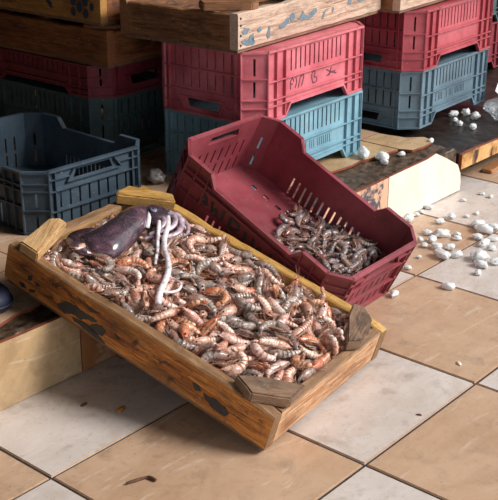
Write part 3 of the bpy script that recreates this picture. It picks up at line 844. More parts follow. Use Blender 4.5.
cL, cW, cH, cc = 1.423*S, .924*S, .472*S, .13*S
STK = 'upturned empty crates in stacks on the step'
E1 = crate('pale blue plastic crate, upturned, under the faded pinkish red crate of the middle stack', cL, cW, cH, cc, M['skyblue'], flip(3.382*S, 1.577*S, STEP_Z+.001, .05, cH), STK)
E2 = crate('faded pinkish red plastic crate, upturned, handwriting on its long side, above the pale blue one', cL, cW, cH, cc, M['pink'], flip(3.375*S, 1.580*S, STEP_Z+.002+cH, .055, cH), STK)
E3 = crate('grey blue plastic crate, upturned, at the bottom of the right rear stack', cL, cW, cH, cc, M['greyblue'], flip(5.372*S, 1.637*S, STEP_Z+.001, .052, cH), STK)
E4 = crate('deep red plastic crate, upturned, on the grey blue crate of the right rear stack', cL, cW, cH, cc, M['red'], flip(5.375*S, 1.63*S, STEP_Z+.002+cH, .050, cH), STK)
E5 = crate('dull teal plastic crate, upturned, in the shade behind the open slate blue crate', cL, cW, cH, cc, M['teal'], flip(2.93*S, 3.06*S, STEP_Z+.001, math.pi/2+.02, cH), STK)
hH = .235*S
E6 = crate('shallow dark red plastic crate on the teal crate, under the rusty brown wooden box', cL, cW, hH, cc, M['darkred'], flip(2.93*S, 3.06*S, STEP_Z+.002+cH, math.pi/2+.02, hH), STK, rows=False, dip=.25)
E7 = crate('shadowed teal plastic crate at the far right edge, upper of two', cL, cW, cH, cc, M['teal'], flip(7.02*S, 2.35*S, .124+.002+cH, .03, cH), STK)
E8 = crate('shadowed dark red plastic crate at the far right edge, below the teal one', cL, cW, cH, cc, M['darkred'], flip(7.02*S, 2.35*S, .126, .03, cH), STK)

def sideF(off): return lambda u, v, w: Vector((-u, cW/2-CR+w+off, v))   # the long side that faces out once upturned
# handwriting on the pink crate (upside down because the crate is)
HW = [[(-.115, .5), (-.108, .58), (-.112, .66)], [(-.135, .5), (-.137, .60), (-.128, .66), (-.121, .60)], [(-.137, .58), (-.126, .57)], [(-.10, .49), (-.095, .58), (-.09, .66)], [(-.085, .5), (-.075, .62), (-.078, .67), (-.086, .64)],
      [(-.03, .5), (-.036, .60), (-.028, .67), (-.02, .64), (-.024, .58), (-.012, .56), (-.012, .5), (-.03, .49)], [(.035, .63), (.06, .575), (.088, .53)], [(.038, .53), (.06, .56), (.082, .57)], [(.050, .52), (.062, .65)]]
for lo_, hi_ in ((-1, -.125), (-.125, -.095), (-.095, -.06), (-.06, .02), (.02, 1)):
    ls = [[(x, (1.14-y)*cH) for x, y in l] for l in HW if lo_ <= l[0][0] < hi_]
    strokes('handwritten_letter', E2, ls, lambda u, v, w: Vector((u+.014, cW/2-CR+w, v)), .0016, M['penink'])
# moulded lettering, worn past reading, on the two blue crates
def moulded(parent, mat):
    x = -.12; rr = random.Random(3)
    for word in (3, 7):
        ls = []; x0 = x
        for k in range(word):
            ls.append([(x, .50*cH), (x+.001, .63*cH)])
            if k % 3 != 1: ls.append([(x, (.50 if k % 2 else .63)*cH), (x+.011, (.505 if k % 2 else .625)*cH)])
            if k % 2 or k == 4: ls.append([(x+.010, .50*cH), (x+.010, .63*cH)])
            x += .02
        ls.append([(x0-.001, .497*cH), (x-.008, .497*cH)])
        strokes('moulded_word', parent, ls, lambda u, v, w: Vector((u, cW/2-CR+w, v)), .0013, mat, .0016)
        x += .014
moulded(E1, M['skyblue']); moulded(E3, M['greyblue'])

oL, oW, oH, oc = 1.323*S, .915*S, .417*S, .115*S
RED_M = pose(2.268*S, .553*S, .300*S, math.radians(-87.2), math.radians(26.47), math.radians(.2))
RC = crate('open maroon plastic crate tilted off the step edge, grey shrimps inside', oL, oW, oH, oc, M['maroon'], RED_M)
PM = [[(-.150, .46), (-.140, .62), (-.128, .50), (-.140, .52)], [(-.115, .62), (-.108, .48), (-.098, .56), (-.092, .44)], [(-.078, .64), (-.074, .42)], [(-.055, .62), (-.050, .36), (-.046, .32)], [(-.055, .62), (-.03, .60), (-.028, .52), (-.048, .46)], [(-.048, .46), (-.022, .32)], [(-.005, .6), (-.001, .36)], [(.02, .6), (.03, .4), (.045, .55), (.05, .35)], [(.075, .6), (.08, .36)], [(.075, .47), (.1, .45)]]
strokes('painted_letters', RC, [[(x, y*oH*.95+.004) for x, y in l] for l in PM], lambda u, v, w: Vector((u, -(oW/2-CR+w), v)), .0042, M['ink'])
BC = crate('open slate blue plastic crate standing empty on the step at left', 1.22*S, .955*S, .400*S, .12*S, M['navy'], pose(1.716*S, 2.15*S, STEP_Z+.001, math.radians(88.3)))
# ------------------------------------------------------------------ wooden fish boxes
def plank(name, L, W, T, mat, parent, m4, seed, chip=.003, n=26, bev=.003, nick=(), rim=None, top=True):
    """board along its own x, W across y, T thick z, with worn edges"""
    bm = bmesh.new(); rings = []
    prof = []
    for sy, sz in ((-1, -1), (1, -1), (1, 1), (-1, 1)):
        y, z = sy*W/2, sz*T/2
        a, b = (y-sy*bev, z), (y, z-sz*bev)
        prof += [a, b] if (sy*sz < 0) == (sz > 0) or False else [b, a]
    # order round the section
    prof.sort(key=lambda p: math.atan2(p[1]/T, p[0]/W))
    # extra points on the wide faces
    full = []
    for a, b in zip(prof, prof[1:]+prof[:1]):
        full.append(a)
        if abs(a[0]-b[0]) > W*.5: full += [(a[0]+(b[0]-a[0])*f, a[1]+(b[1]-a[1])*f) for f in (.25, .5, .75)]
    for i in range(n+1):
        x = -L/2+L*i/n; ring = []
        for (y, z) in full:
            q = Vector((x*18+seed*7.3, y*40, z*60+seed))
            dy = noise.noise(q)*chip; dz = noise.noise(q+Vector((9, 3, 1)))*chip*.5
            e = 1 if 0 < i < n else .0
            xx = x + (0 if e else (1 if i == 0 else -1)*abs(noise.noise(q*1.7))*chip*1.2)
            yy = y - (chip*1.4*max(0, noise.noise(Vector((x*55, seed*3.1, z*30))))*(1 if y > 0 else -1) if abs(y) > W*.42 else 0) + dy*.35
            for (nx, nw, nd) in nick:
                if y > W*.3 and abs(x-nx) < nw: yy -= nd*(1-abs(x-nx)/nw)
            ring.append(bm.verts.new((xx, yy, z+dz*.5)))
        rings.append(ring)
    k = len(full)
    for a, b in zip(rings, rings[1:]):
        for j in range(k):
            f = bm.faces.new((a[j], a[(j+1) % k], b[(j+1) % k], b[j]))
            if rim and top and full[j][0] > W/2-bev*1.01 and full[(j+1) % k][0] > W/2-bev*1.01: f.material_index = 1
    for q in (bm.faces.new(rings[0]), bm.faces.new(rings[-1])): q.material_index = 1 if rim else 0
    o = link(name, bm, [mat, rim] if rim else mat, parent); o.matrix_local = m4
    return o

RX = Matrix.Rotation(math.pi/2, 4, 'X'); RZ = Matrix.Rotation(math.pi/2, 4, 'Z')
def fish_box(label, L, W, H, mw, mats, group, T=.026, seed=1, rim=None):
    """local x long, z up from its base; mats = side, end, base"""
    root = empty('wooden_fish_box', mw, label, 'wooden box', group)
    for k, sy in enumerate((-1, 1)):
        plank('side_plank', L, H-.008, T, mats[0] if sy < 0 else mats[3], root, Matrix.Translation((0, sy*(W/2-T/2), H/2+.004)) @ RX, seed+k, nick=((L*.5, .035, .006), (-L*.2, .05, .004)), rim=rim, top=sy < 0)
    for k, sx in enumerate((-1, 1)):
        plank('end_plank', W-2*T-.002, H-.014, T*.85, mats[1] if sx > 0 else mats[4], root, Matrix.Translation((sx*(L/2-T*.5), 0, H/2+.002)) @ RZ @ RX, seed+5+k, n=18, rim=rim)
    nb = 4
    for k in range(nb):
        w = (W-.006)/nb
        plank('base_board', L-.012, w-.004, .009, mats[2], root, Matrix.Translation((0, -W/2+.003+w*(k+.5), .0045)), seed+11+k, chip=.002, n=12, bev=.001)
    return root

def nails(root, pts, ax):
    for p in pts:
        bm = bmesh.new(); bmesh.ops.create_cone(bm, cap_ends=True, segments=8, radius1=.0035, radius2=.0030, depth=.0015)
        o = link('nail', bm, M['nail'], root)
        o.matrix_local = Matrix.Translation(p) @ Matrix.Rotation(math.pi/2, 4, ax)

BL, BW, BH = .677, .442, .0924
BOX_M = pose(.483, .106, .099, math.radians(-83.32), math.radians(16.22), math.radians(.47))
FB = fish_box('old amber wooden box heaped with shrimps, tilted off the step in the foreground', BL, BW, BH, BOX_M, [M['w_front'], M['w_end'], M['w_dark'], M['w_yellow'], M['w_block']], 'wooden fish boxes', .027, 3, M['w_rim'])

def corner_block(poly, z0, z1, mat, cham=.003, root=None):
    cx = sum(p[0] for p in poly)/len(poly); cy = sum(p[1] for p in poly)/len(poly)
    ax = max(((Vector(p)-Vector(q)) for p in poly for q in poly), key=lambda v: v.length); ang = math.atan2(ax.y, ax.x)
    bm = bmesh.new()
    loc = [Matrix.Rotation(-ang, 2) @ Vector((p[0]-cx, p[1]-cy)) for p in poly]
    prism(bm, [tuple(v) for v in loc], 0, z1-z0)
    bmesh.ops.bevel(bm, geom=[e for e in bm.edges], offset=cham, segments=2, affect='EDGES')
    bmesh.ops.triangulate(bm, faces=[f for f in bm.faces if len(f.verts) > 4])
    bmesh.ops.subdivide_edges(bm, edges=[e for e in bm.edges if e.calc_length() > .03], cuts=2, use_grid_fill=True)
    for v in bm.verts:
        q = v.co*60+Vector((cx*90, cy*90, 0)); v.co += Vector((noise.noise(q), noise.noise(q+Vector((5, 1, 2))), noise.noise(q+Vector((2, 7, 3)))))*.0016
    o = link('corner_block', bm, mat, root or FB); o.matrix_local = Matrix.Translation((cx, cy, z0)) @ Matrix.Rotation(ang, 4, 'Z'); return o
bz = BH-.003
corner_block([(.23, -.205), (.269, -.170), (.335, -.120), (.340, -.180), (.281, -.226)], bz, bz+.024, M['w_dark'])
corner_block([(-.309, -.222), (-.338, -.109), (-.327, -.086), (-.306, -.085), (-.258, -.222)], bz, bz+.026, M['w_block'])
corner_block([(-.336, .112), (-.335, .151), (-.253, .215), (-.226, .19), (-.324, .095)], bz, bz+.026, M['w_yellow'])
corner_block([(.256, .193), (.277, .208), (.312, .182), (.338, .123), (.336, .091), (.318, .062), (.276, .147)], bz, bz+.025, M['w_dark'])

def paint(parent, polys, F, mat, name='paint_mark', th=.0008):
    for poly in polys:
        bm = bmesh.new(); P = [Vector(p) for p in poly]; out = []
        for a, b in zip(P, P[1:]+P[:1]):
            for k in range(4):
                p = a+(b-a)*k/4; q = Vector((p.x*300, p.y*300, 1.)); out.append(p+Vector((noise.noise(q), noise.noise(q+Vector((4, 4, 4)))))*.0022)
        a = [bm.verts.new(F(p.x, p.y, .0)) for p in out]; b = [bm.verts.new(F(p.x, p.y, th)) for p in out]
        bm.faces.new(a); bm.faces.new(b)
        for i in range(len(out)): bm.faces.new((a[i], a[(i+1) % len(out)], b[(i+1) % len(out)], b[i]))
        bmesh.ops.triangulate(bm, faces=[f for f in bm.faces if len(f.verts) > 4])
        link(name, bm, mat, parent)
FF = lambda x, z, w: Vector((x, -BW/2-.0004-w, z))
paint(FB, [[(-.189, .029), (-.17, .048), (-.157, .051), (-.135, .051), (-.114, .05), (-.093, .052), (-.084, .048), (-.093, .042), (-.111, .039), (-.125, .028), (-.145, .031), (-.167, .019), (-.181, .021)],
 [(-.117, .067), (-.104, .07), (-.09, .066), (-.105, .06)], [(-.09, .039), (-.073, .047), (-.061, .04), (-.065, .024), (-.083, .021), (-.102, .021), (-.099, .033)],
 [(.185, .045), (.211, .048), (.235, .045), (.247, .038), (.241, .026), (.212, .026), (.19, .036)], [(.155, .052), (.168, .056), (.180, .046), (.166, .040)], [(-.298, .023), (-.284, .026), (-.274, .019), (-.285, .015)],
 [(-.274, .052), (-.263, .055), (-.264, .043), (-.275, .039)], [(-.268, .02), (-.25, .028), (-.251, .02), (-.262, .016)], [(-.256, .047), (-.245, .048), (-.239, .042), (-.249, .039)], [(-.039, .048), (-.022, .042), (-.032, .04)],
 [(-.150, .024), (-.10, .028), (-.07, .018), (-.055, .010), (-.09, .012), (-.14, .016)]], FF, M['ink'])

# boxes stacked above the crates
zt = STEP_Z+2*cH+.003
mL, mW, mH = 1.86*S, .99*S, .255*S
ya = math.radians(5.2)
def corner_pose(cx, cy, z, yaw, L, W):       # pose of a box whose local (-x,-y) corner stands at cx, cy
    v = Matrix.Rotation(yaw, 2) @ Vector((L/2, W/2)); return pose(cx+v.x, cy+v.y, z, yaw)
MB_ = fish_box('big wooden box with faded blue writing, atop the pinkish red crate', mL, mW, mH, corner_pose(2.623*S, 1.18*S, zt, ya, mL, mW), [M['w_pale'], M['w_brown'], M['w_dark'], M['w_brown'], M['w_brown']], 'wooden fish boxes', .026, 31)
mf = lambda x, z, w: Vector((x-mL/2, -mW/2-.0004-w, z))
BP = [[(.012, .030), (.03, .034), (.045, .028), (.052, .040), (.07, .044), (.06, .03), (.075, .022), (.07, .014), (.04, .016), (.025, .022)], [(.016, .052), (.03, .062), (.05, .058), (.04, .046), (.024, .046)], [(.085, .05), (.10, .056), (.104, .044), (.09, .042)], [(.128, .03), (.138, .05), (.144, .05), (.142, .02), (.132, .018)],
      [(.185, .045), (.21, .052), (.225, .062), (.236, .058), (.23, .045), (.21, .036), (.19, .036)], [(.236, .062), (.252, .07), (.262, .066), (.262, .052), (.245, .046)], [(.275, .05), (.29, .056), (.30, .068), (.31, .058), (.33, .052), (.35, .062), (.37, .068), (.375, .056), (.345, .042), (.30, .042)],
      [(.40, .03), (.41, .05), (.425, .055), (.418, .045), (.41, .032)], [(.452, .05), (.462, .058), (.47, .05), (.46, .042)], [(.54, .055), (.552, .072), (.565, .066), (.56, .05)], [(.60, .06), (.64, .066), (.68, .072), (.695, .064), (.66, .054), (.61, .05)]]
paint(MB_, BP, mf, M['blueink'])
nails(MB_, [(-mL/2+.012, -mW/2-.0006, z) for z in (.02, .045, .07, .088)], 'X')
B2 = fish_box('bleached wooden box atop the deep red crate of the right rear stack', 1.75*S, .95*S, mH*.95, corner_pose(4.515*S, 1.20*S, zt+.001, math.radians(4.8), 1.75*S, .95*S), [M['w_pale'], M['w_brown'], M['w_dark'], M['w_brown'], M['w_brown']], 'wooden fish boxes', .026, 47)
zl = STEP_Z+cH+hH+.004
lL, lW, lH = 1.62*S, 1.04*S, .262*S
B3 = fish_box('rusty brown wooden box on the shallow dark red crate, in shade', lL, lW, lH, pose(2.48*S+lW/2-.005, 2.17*S+lL/2+.040, zl, math.radians(91.5)), [M['w_rust'], M['w_rust'], M['w_dark'], M['w_rust'], M['w_rust']], 'wooden fish boxes', .026, 63)
corner_block([(-mL/2+a, -mW/2+b) for a, b in ((-.012, .10), (.066, .002), (.095, .002), (.12, .03), (.02, .14))], mH-.003, mH+.020, M['w_brown'], root=MB_)
corner_block([(-lL/2+a, lW/2-b) for a, b in ((.004, .06), (.06, .004), (.10, .004), (.10, .03), (.03, .10), (.004, .10))], lH-.003, lH+.010, M['w_rust'], root=B3)
B4 = fish_box('ochre wooden box painted with dark blue petals, topmost at upper left', 1.7*S, 1.0*S, .27*S, pose(.985+.5*S, .921+.85*S, zl+lH+.0115, math.radians(91.0)), [M['w_ochre']]*2+[M['w_dark'], M['w_ochre'], M['w_rust']], 'wooden fish boxes', .026, 81)
# painted petals on the face that looks left
def petal(x, z, r, e=1.):
    return [(x+r*math.cos(a), z+r*e*math.sin(a)) for a in [2*math.pi*k/9 for k in range(9)]]
f4 = lambda x, z, w: Vector((-.85*S+x, .5*S+.0004+w, z))
paint(B4, [petal(.06, .030, .011, 1.3), petal(.085, .045, .012, 1.3), petal(.062, .062, .011, 1.3), petal(.11, .062, .012, 1.3), petal(.085, .078, .011, 1.3), petal(.11, .030, .010, 1.3), petal(.035, .05, .009, 1.3), petal(.038, .08, .008, 1.4)], f4, M['navyink'])
paint(B4, [[(.20, .028), (.235, .055), (.25, .085), (.225, .07), (.20, .045)], [(.27, .045), (.30, .09), (.32, .095), (.29, .05)], [(.33, .05), (.36, .06), (.39, .09), (.36, .085)], [(.46, .05), (.52, .07), (.56, .066), (.50, .045)]], f4, M['navyink'])
t = empty('loose_board', Matrix.Translation((1.19, .55, zt+mH+.0225)) @ Matrix.Rotation(math.radians(-40), 4, 'Z'), 'pale blue board lying over the corner block of the big wooden box', 'board')
plank('board', .16, .05, .016, plain('flaking_blue_board', srgb(120, 140, 156), .7, srgb(84, 84, 84), 18), t, Matrix.Translation((0, 0, .008)), 99)

# ------------------------------------------------------------------ squid in the box
HZ = BH-.009
SHIFT = .013
def under_squid(x, y, z):
    u, v = x+.232, y-.02
    a = math.radians(103); p, q = u*math.cos(a)+v*math.sin(a), -u*math.sin(a)+v*math.cos(a)
    return (p/.135)**2+(q/.058)**2 < 1 and z+SHIFT > HZ-.006
SQ = empty('squid', BOX_M @ Matrix.Translation((-.235, .02, HZ)), 'dark purple squid with pale tentacles lying on the shrimps in the amber box', 'squid')
so = Vector((-.235, .02, 0))
low = [(-.262, -.086), (-.225, -.100), (-.2, -.090), (-.180, -.072), (-.180, -.034), (-.196, .022), (-.214, .075), (-.222, .10)]
upp = [(-.274, -.080), (-.276, -.050), (-.272, -.027), (-.275, .008), (-.285, .062), (-.288, .105), (-.276, .140), (-.262, .150)]
t = NT('squid_skin')
n1 = t.noise(26, 6, None, .65, .6); n2 = t.noise(220, 3)
c = t.ramp(n1, [(.30, srgb(42, 36, 43)), (.5, srgb(66, 54, 63)), (.64, srgb(98, 68, 80)), (.78, srgb(150, 130, 140))])
t.base(t.mix(t.ramp(n2, [(.5, 0), (.75, .25)]), c, srgb(150, 132, 142))); t.set(Roughness=.2, Coat_Weight=.6, Coat_Roughness=.08, Specular_IOR_Level=.7); t.bump(n1, .15, .004); skin = t.m
t = NT('squid_flesh'); n1 = t.noise(60, 4); t.base(t.ramp(n1, [(.35, srgb(190, 172, 182)), (.5, srgb(232, 224, 228)), (.7, srgb(244, 240, 242))])); t.set(Roughness=.22, Coat_Weight=.5, Subsurface_Weight=.2, Subsurface_Radius=(.01, .006, .006), Subsurface_Scale=.3); t.bump(n1, .2, .002); flesh = t.m
t = NT('squid_arm'); n1 = t.noise(50, 4); t.base(t.ramp(n1, [(.35, srgb(124, 98, 112)), (.52, srgb(184, 162, 174)), (.66, srgb(222, 208, 216))])); t.set(Roughness=.2, Coat_Weight=.5); armm = t.m
def smoothpath(P, k): return [v for v in catmull([(x, y, 0) for x, y in P], k)]
lo = smoothpath(low, 4); up_ = smoothpath(upp, 4); bm = bmesh.new(); rings = []
N = len(lo)
for i, (a, b) in enumerate(zip(lo, up_)):
    f = i/(N-1); mid = (a+b)/2-so; hw = (b-a)/2
    h = .031*math.sin(math.pi*min(1, .02+f*.80))**.75*(.75+.25*math.sin(math.pi*f)) + .004
    ring = []
    for k in range(18):
        an = 2*math.pi*k/18; q = mid+hw*math.cos(an); z = math.sin(an)*(h if math.sin(an) > 0 else .012)+.004
        nn = noise.noise(Vector((q.x*30, q.y*30, z*30)))*.002
        ring.append(bm.verts.new((q.x, q.y, z+nn)))
    rings.append(ring)
for a, b in zip(rings, rings[1:]):
    for k in range(18): bm.faces.new((a[k], a[(k+1) % 18], b[(k+1) % 18], b[k]))
bm.faces.new(rings[0]); bm.faces.new(rings[-1])
link('mantle', bm, skin, SQ, True)
# tail fin, a thin flap round the pointed end
bm = bmesh.new()
fin = [(-.280, -.020), (-.292, -.050), (-.294, -.085), (-.280, -.112), (-.252, -.122), (-.225, -.116), (-.215, -.100), (-.235, -.080), (-.258, -.050)]
fp = [(v.x-so.x, v.y-so.y) for v in catmull([(x, y, 0) for x, y in fin+fin[:1]], 3)[:-1]]
prism(bm, fp, .002, .009); bmesh.ops.triangulate(bm, faces=[f for f in bm.faces if len(f.verts) > 4])
link('fin', bm, skin, SQ, True)
# head with eyes
bm = bmesh.new(); bmesh.ops.create_icosphere(bm, subdivisions=3, radius=1)
for v in bm.verts:
    p = v.co; q = Vector((p.x*.042, p.y*.034, p.z*.020)); q *= 1+.08*noise.noise(p*2.2)
    q = Matrix.Rotation(math.radians(-12), 3, 'Z') @ q; v.co = q+Vector((-.222, .122, .018))-so
link('head', bm, skin, SQ, True)
for (ex, ey, ez) in ((-.228, .110, .036), (-.215, .152, .024)):
    bm = bmesh.new(); bmesh.ops.create_uvsphere(bm, u_segments=14, v_segments=10, radius=.009)
    for v in bm.verts: v.co = Vector((v.co.x, v.co.y, v.co.z*.45))+Vector((ex, ey, ez))-so
    e = link('eye', bm, plain('squid_eye_rim', srgb(122, 120, 136), .15), SQ, True)
    bm = bmesh.new(); bmesh.ops.create_uvsphere(bm, u_segments=12, v_segments=8, radius=.0042)
    for v in bm.verts: v.co = Vector((v.co.x, v.co.y, v.co.z*.5+.0034))+Vector((ex, ey, ez))-so
    link('pupil', bm, plain('squid_pupil', srgb(50, 60, 92), .1), e, True)
def heap_z(x, y):
    z = BH-.02
    for k, sx, sy, sz, *q in BOX_SHRIMPS:
        d = math.hypot(sx-x, sy-y)
        if d < .026 and not under_squid(sx, sy, sz): z = max(z, sz+SHIFT+.010)
    return z
def arm(name, pts, r0, r1, mat, flat=.8, drape=0):
    Q = [Vector(p) for p in pts]
    if drape:
        zz = [heap_z(p.x, p.y) for p in Q]
        for i, p in enumerate(Q):
            if i >= drape: p.z = max(p.z, (zz[i-1]+2*zz[i]+zz[min(i+1, len(zz)-1)])/4-HZ+r0*1.1)
    P = catmull([p-so for p in Q], 6); n = len(P)
    bm = bmesh.new(); tube(bm, P, [(r0+(r1-r0)*i/(n-1))*(1+.12*noise.noise(P[i]*90)) for i in range(n)], 9, 0, flat)
    return link(name, bm, mat, SQ, True)
arm('arm', [(-.215, .145, .020), (-.19, .152, .026), (-.166, .138, .024), (-.152, .108, .018), (-.160, .078, .014), (-.178, .056, .012), (-.19, .040, .006)], .0095, .004, armm)
arm('arm', [(-.212, .130, .026), (-.190, .134, .034), (-.172, .120, .032), (-.166, .098, .026), (-.176, .072, .02), (-.188, .058, .012)], .0072, .004, armm)
arm('arm', [(-.210, .112, .022), (-.196, .108, .03), (-.184, .094, .028), (-.182, .074, .02), (-.190, .054, .012)], .0075, .0035, armm)
arm('arm', [(-.200, .150, .020), (-.176, .158, .020), (-.15, .146, .014), (-.138, .118, .012)], .0075, .003, armm)
arm('collar', [(-.212, .074, .010), (-.224, .092, .027), (-.244, .120, .029), (-.262, .148, .010)], .006, .004, flesh, .5)
arm('tentacle', [(-.198, .095, .028), (-.182, .074, .026), (-.160, .046, .018), (-.135, .016, .012), (-.118, -.010, .010), (-.106, -.026, .008)], .0046, .0036, flesh, .8, 2)
arm('tentacle', [(-.197, .125, .030), (-.174, .097, .028), (-.154, .063, .020), (-.122, .022, .013), (-.088, -.012, .013), (-.062, -.042, .013), (-.042, -.078, .013), (-.024, -.116, .012), (-.004, -.146, .012)], .0056, .0072, flesh, .8, 3)
arm('tentacle', [(-.070, -.030, .012), (-.052, -.040, .014), (-.036, -.042, .014), (-.019, -.052, .012), (-.010, -.072, .012), (-.013, -.094, .012), (-.022, -.108, .012)], .0042, .003, flesh, .8, 1)

# ------------------------------------------------------------------ ice, scraps and odds and ends
def lump(name, x, y, z, r, label, cat, group, seed, mat, sq=.62):
    bm = bmesh.new(); bmesh.ops.create_icosphere(bm, subdivisions=3, radius=1)
    rr = random.Random(seed); off = Vector((seed*3.7, seed*1.3, 0)); sx, sy = rr.uniform(.8, 1.3), rr.uniform(.6, .95)
    for v in bm.verts:
        p = v.co.copy(); d = 1+.34*noise.noise(p*1.6+off)+.24*noise.noise(p*3.4+off)+.36*(.4-abs(noise.noise(p*2.6+off*2)))+.16*noise.noise(p*5.5+off)
        v.co = Vector((p.x*sx*d*r, p.y*sy*d*r, p.z*sq*d*r))
    zm = min(v.co.z for v in bm.verts)*.8
    for v in bm.verts: v.co.z = max(v.co.z, zm)-zm
    o = link(name, bm, mat, None, True)
    o.location = (x, y, z); o.rotation_euler.z = rr.uniform(0, 6)
    return tag(o, label, cat, group)
ICE = [(1.552, .243, .013, 'chunk of ice touching the riser foot beside the rim of the maroon crate'), (1.526, .231, .015, 'lump of ice nearest the rim of the maroon crate, just off the riser'), (1.574, .236, .011, 'small ice lump second along the riser foot from the maroon crate'), (1.605, .240, .010, 'small ice lump third along the riser foot from the maroon crate'), (1.650, .242, .013, 'ice chunk against the cream riser tile where the floor joint meets it'),
 (1.566, .151, .014, 'ice chunk on the tan tile midway between riser and ice cluster, left one'), (1.623, .148, .016, 'ice chunk on the tan tile midway between riser and ice cluster, right one'), (1.466, .132, .015, 'ice chunk at the upper left of the cluster on the tan tile'), (1.408, .118, .011, 'small ice chunk on the left edge of the cluster on the tan tile'), (1.428, .092, .017, 'ice chunk left of the biggest one in the tan tile cluster'), (1.479, .095, .023, 'biggest ice chunk in the middle of the tan tile'),
 (1.392, .055, .017, 'ice chunk below the biggest one, in the middle of the tan tile cluster'), (1.380, .088, .012, 'small ice chunk at the lower left of the tan tile cluster'), (1.410, .026, .017, 'ice chunk at the right of the tan tile cluster near the dark joint'), (1.345, .012, .022, 'large melting ice chunk crossing the dark joint at the front of the tan tile'), (1.375, -.016, .018, 'ice chunk on the dark joint beside the large melting one'), (1.487, .048, .012, 'lone ice chunk between the biggest one and the right joint, lower'), (1.510, .062, .012, 'lone ice chunk between the biggest one and the right joint, upper'),
 (1.616, .056, .019, 'ice chunk at the top of the heap over the crossing of joints at right'), (1.585, .022, .023, 'large ice chunk on the crossing of joints at right'), (1.528, .008, .016, 'ice chunk at the left foot of the heap on the right joints'), (1.502, -.028, .019, 'ice chunk at the front of the heap on the right joints'), (1.545, -.030, .012, 'small ice chunk tucked behind the front of the heap at right joints'), (1.628, .012, .015, 'ice chunk right of the large one on the crossing of joints'),
 (1.396, -.072, .025, 'largest ice chunk on the pale tile at right'), (1.358, -.098, .019, 'ice chunk close in front of the largest one on the pale tile'), (1.402, -.120, .016, 'ice chunk to the right of the largest one on the pale tile'), (1.309, -.118, .013, 'flat ice chip on the pale tile in front of the largest chunk'), (1.181, -.106, .017, 'flat melting ice on the front joint of the pale tile'), (1.055, -.030, .014, 'flat ice chip on the floor right under the low end of the maroon crate'), (1.303, .056, .009, 'tiny ice bit on the tan tile between cluster and maroon crate, upper'), (1.219, .036, .012, 'ice chip on the tan tile close to the maroon crate rim, lower'),
 (1.482, -.062, .013, 'ice chunk behind the largest one on the pale tile'), (1.777, .198, .009, 'ice bit on the far pale tile nearest the end of the cream riser'), (1.870, .185, .009, 'ice bit on the far pale tile, upper of two at right'), (1.862, .152, .009, 'ice bit on the far pale tile, lower of two at right'), (1.703, .108, .010, 'ice bit on the far pale tile near its front joint'), (1.660, .118, .009, 'ice bit astride the back joint of the tan tile')]
for i, (x, y, r, lab) in enumerate(ICE):
    lump('ice_chunk', x, y, 0, r*.92, lab, 'ice', 'ice chunks spilled on the floor', i+1, M['ice'], .52)
for i, (x, y, r, lab) in enumerate([(1.552, .418, .023, 'white ice chunk on the broken tread edge by the corner of the pale blue crate'), (1.585, .372, .021, 'clear ice chunk on the dark mortar, right of the white one by the blue crate'), (1.560, .348, .012, 'clear ice bit on the dark mortar touching the clear chunk'), (1.661, .352, .010, 'ice bit further right on the dark mortar behind the riser top'), (1.835, .358, .011, 'ice bit at the broken right end of the step')]):
    lump('ice_chunk', x, y, STEP_Z-(.006 if y < .4 else 0), r, lab, 'ice', 'ice chunks on the step', 50+i, M['ice'], .7)
for i, (x, y, r, lab) in enumerate([(2.222, .505, .016, 'leftmost back ice lump on the wet dark ledge'), (2.258, .478, .017, 'ice lump second from left at the back of the dark ledge'), (2.232, .428, .018, 'ice lump touching the plastic bag on the dark ledge'), (2.120, .372, .014, 'ice lump at the front of the dark ledge near its burnt edge'), (2.126, .425, .012, 'small ice lump in the middle of the dark ledge'), (2.160, .462, .011, 'small ice lump at left on the dark ledge')]):
    lump('ice_chunk', x, y, .121, r, lab, 'ice', 'ice lumps on the dark ledge', 70+i, M['ice'], .7)

# plastic bag with card on the ledge
bm = bmesh.new(); bmesh.ops.create_icosphere(bm, subdivisions=4, radius=1)
for v in bm.verts:
    p = v.co.copy(); d = 1+.25*noise.noise(p*1.5)+.14*noise.noise(p*4)+.06*noise.noise(p*9)
    v.co = Vector((p.x*.11*d, p.y*.052*d, p.z*.030*d+.026))
    v.co.z = max(v.co.z, .0005)
o = link('plastic_bag', bm, M['film'], None, True); o.location = (2.335, .385, .1235); o.rotation_euler.z = .5
tag(o, 'crumpled clear plastic bag on the dark ledge at the right edge', 'bag')
bm = bmesh.new(); box(bm, -.04, .04, -.022, .022, 0, .002)
for v in bm.verts: v.co.z += .004*math.sin(v.co.x*40)
o = link('white_card', bm, M['paper'], None); o.location = (2.40, .425, .190); o.rotation_euler = (.7, -.1, .45)
tag(o, 'white scrap of card lying on the plastic bag at right', 'card')

# dirty wrap on the step between box and crate
lump('plastic_wrap', .985, .715, STEP_Z, .036, 'dirty white crumpled wrap on the step behind the wooden box corner', 'wrap', None, 91, plain('dirty_wrap', srgb(176, 172, 172), .35, srgb(130, 124, 120), 40, .4), .5)

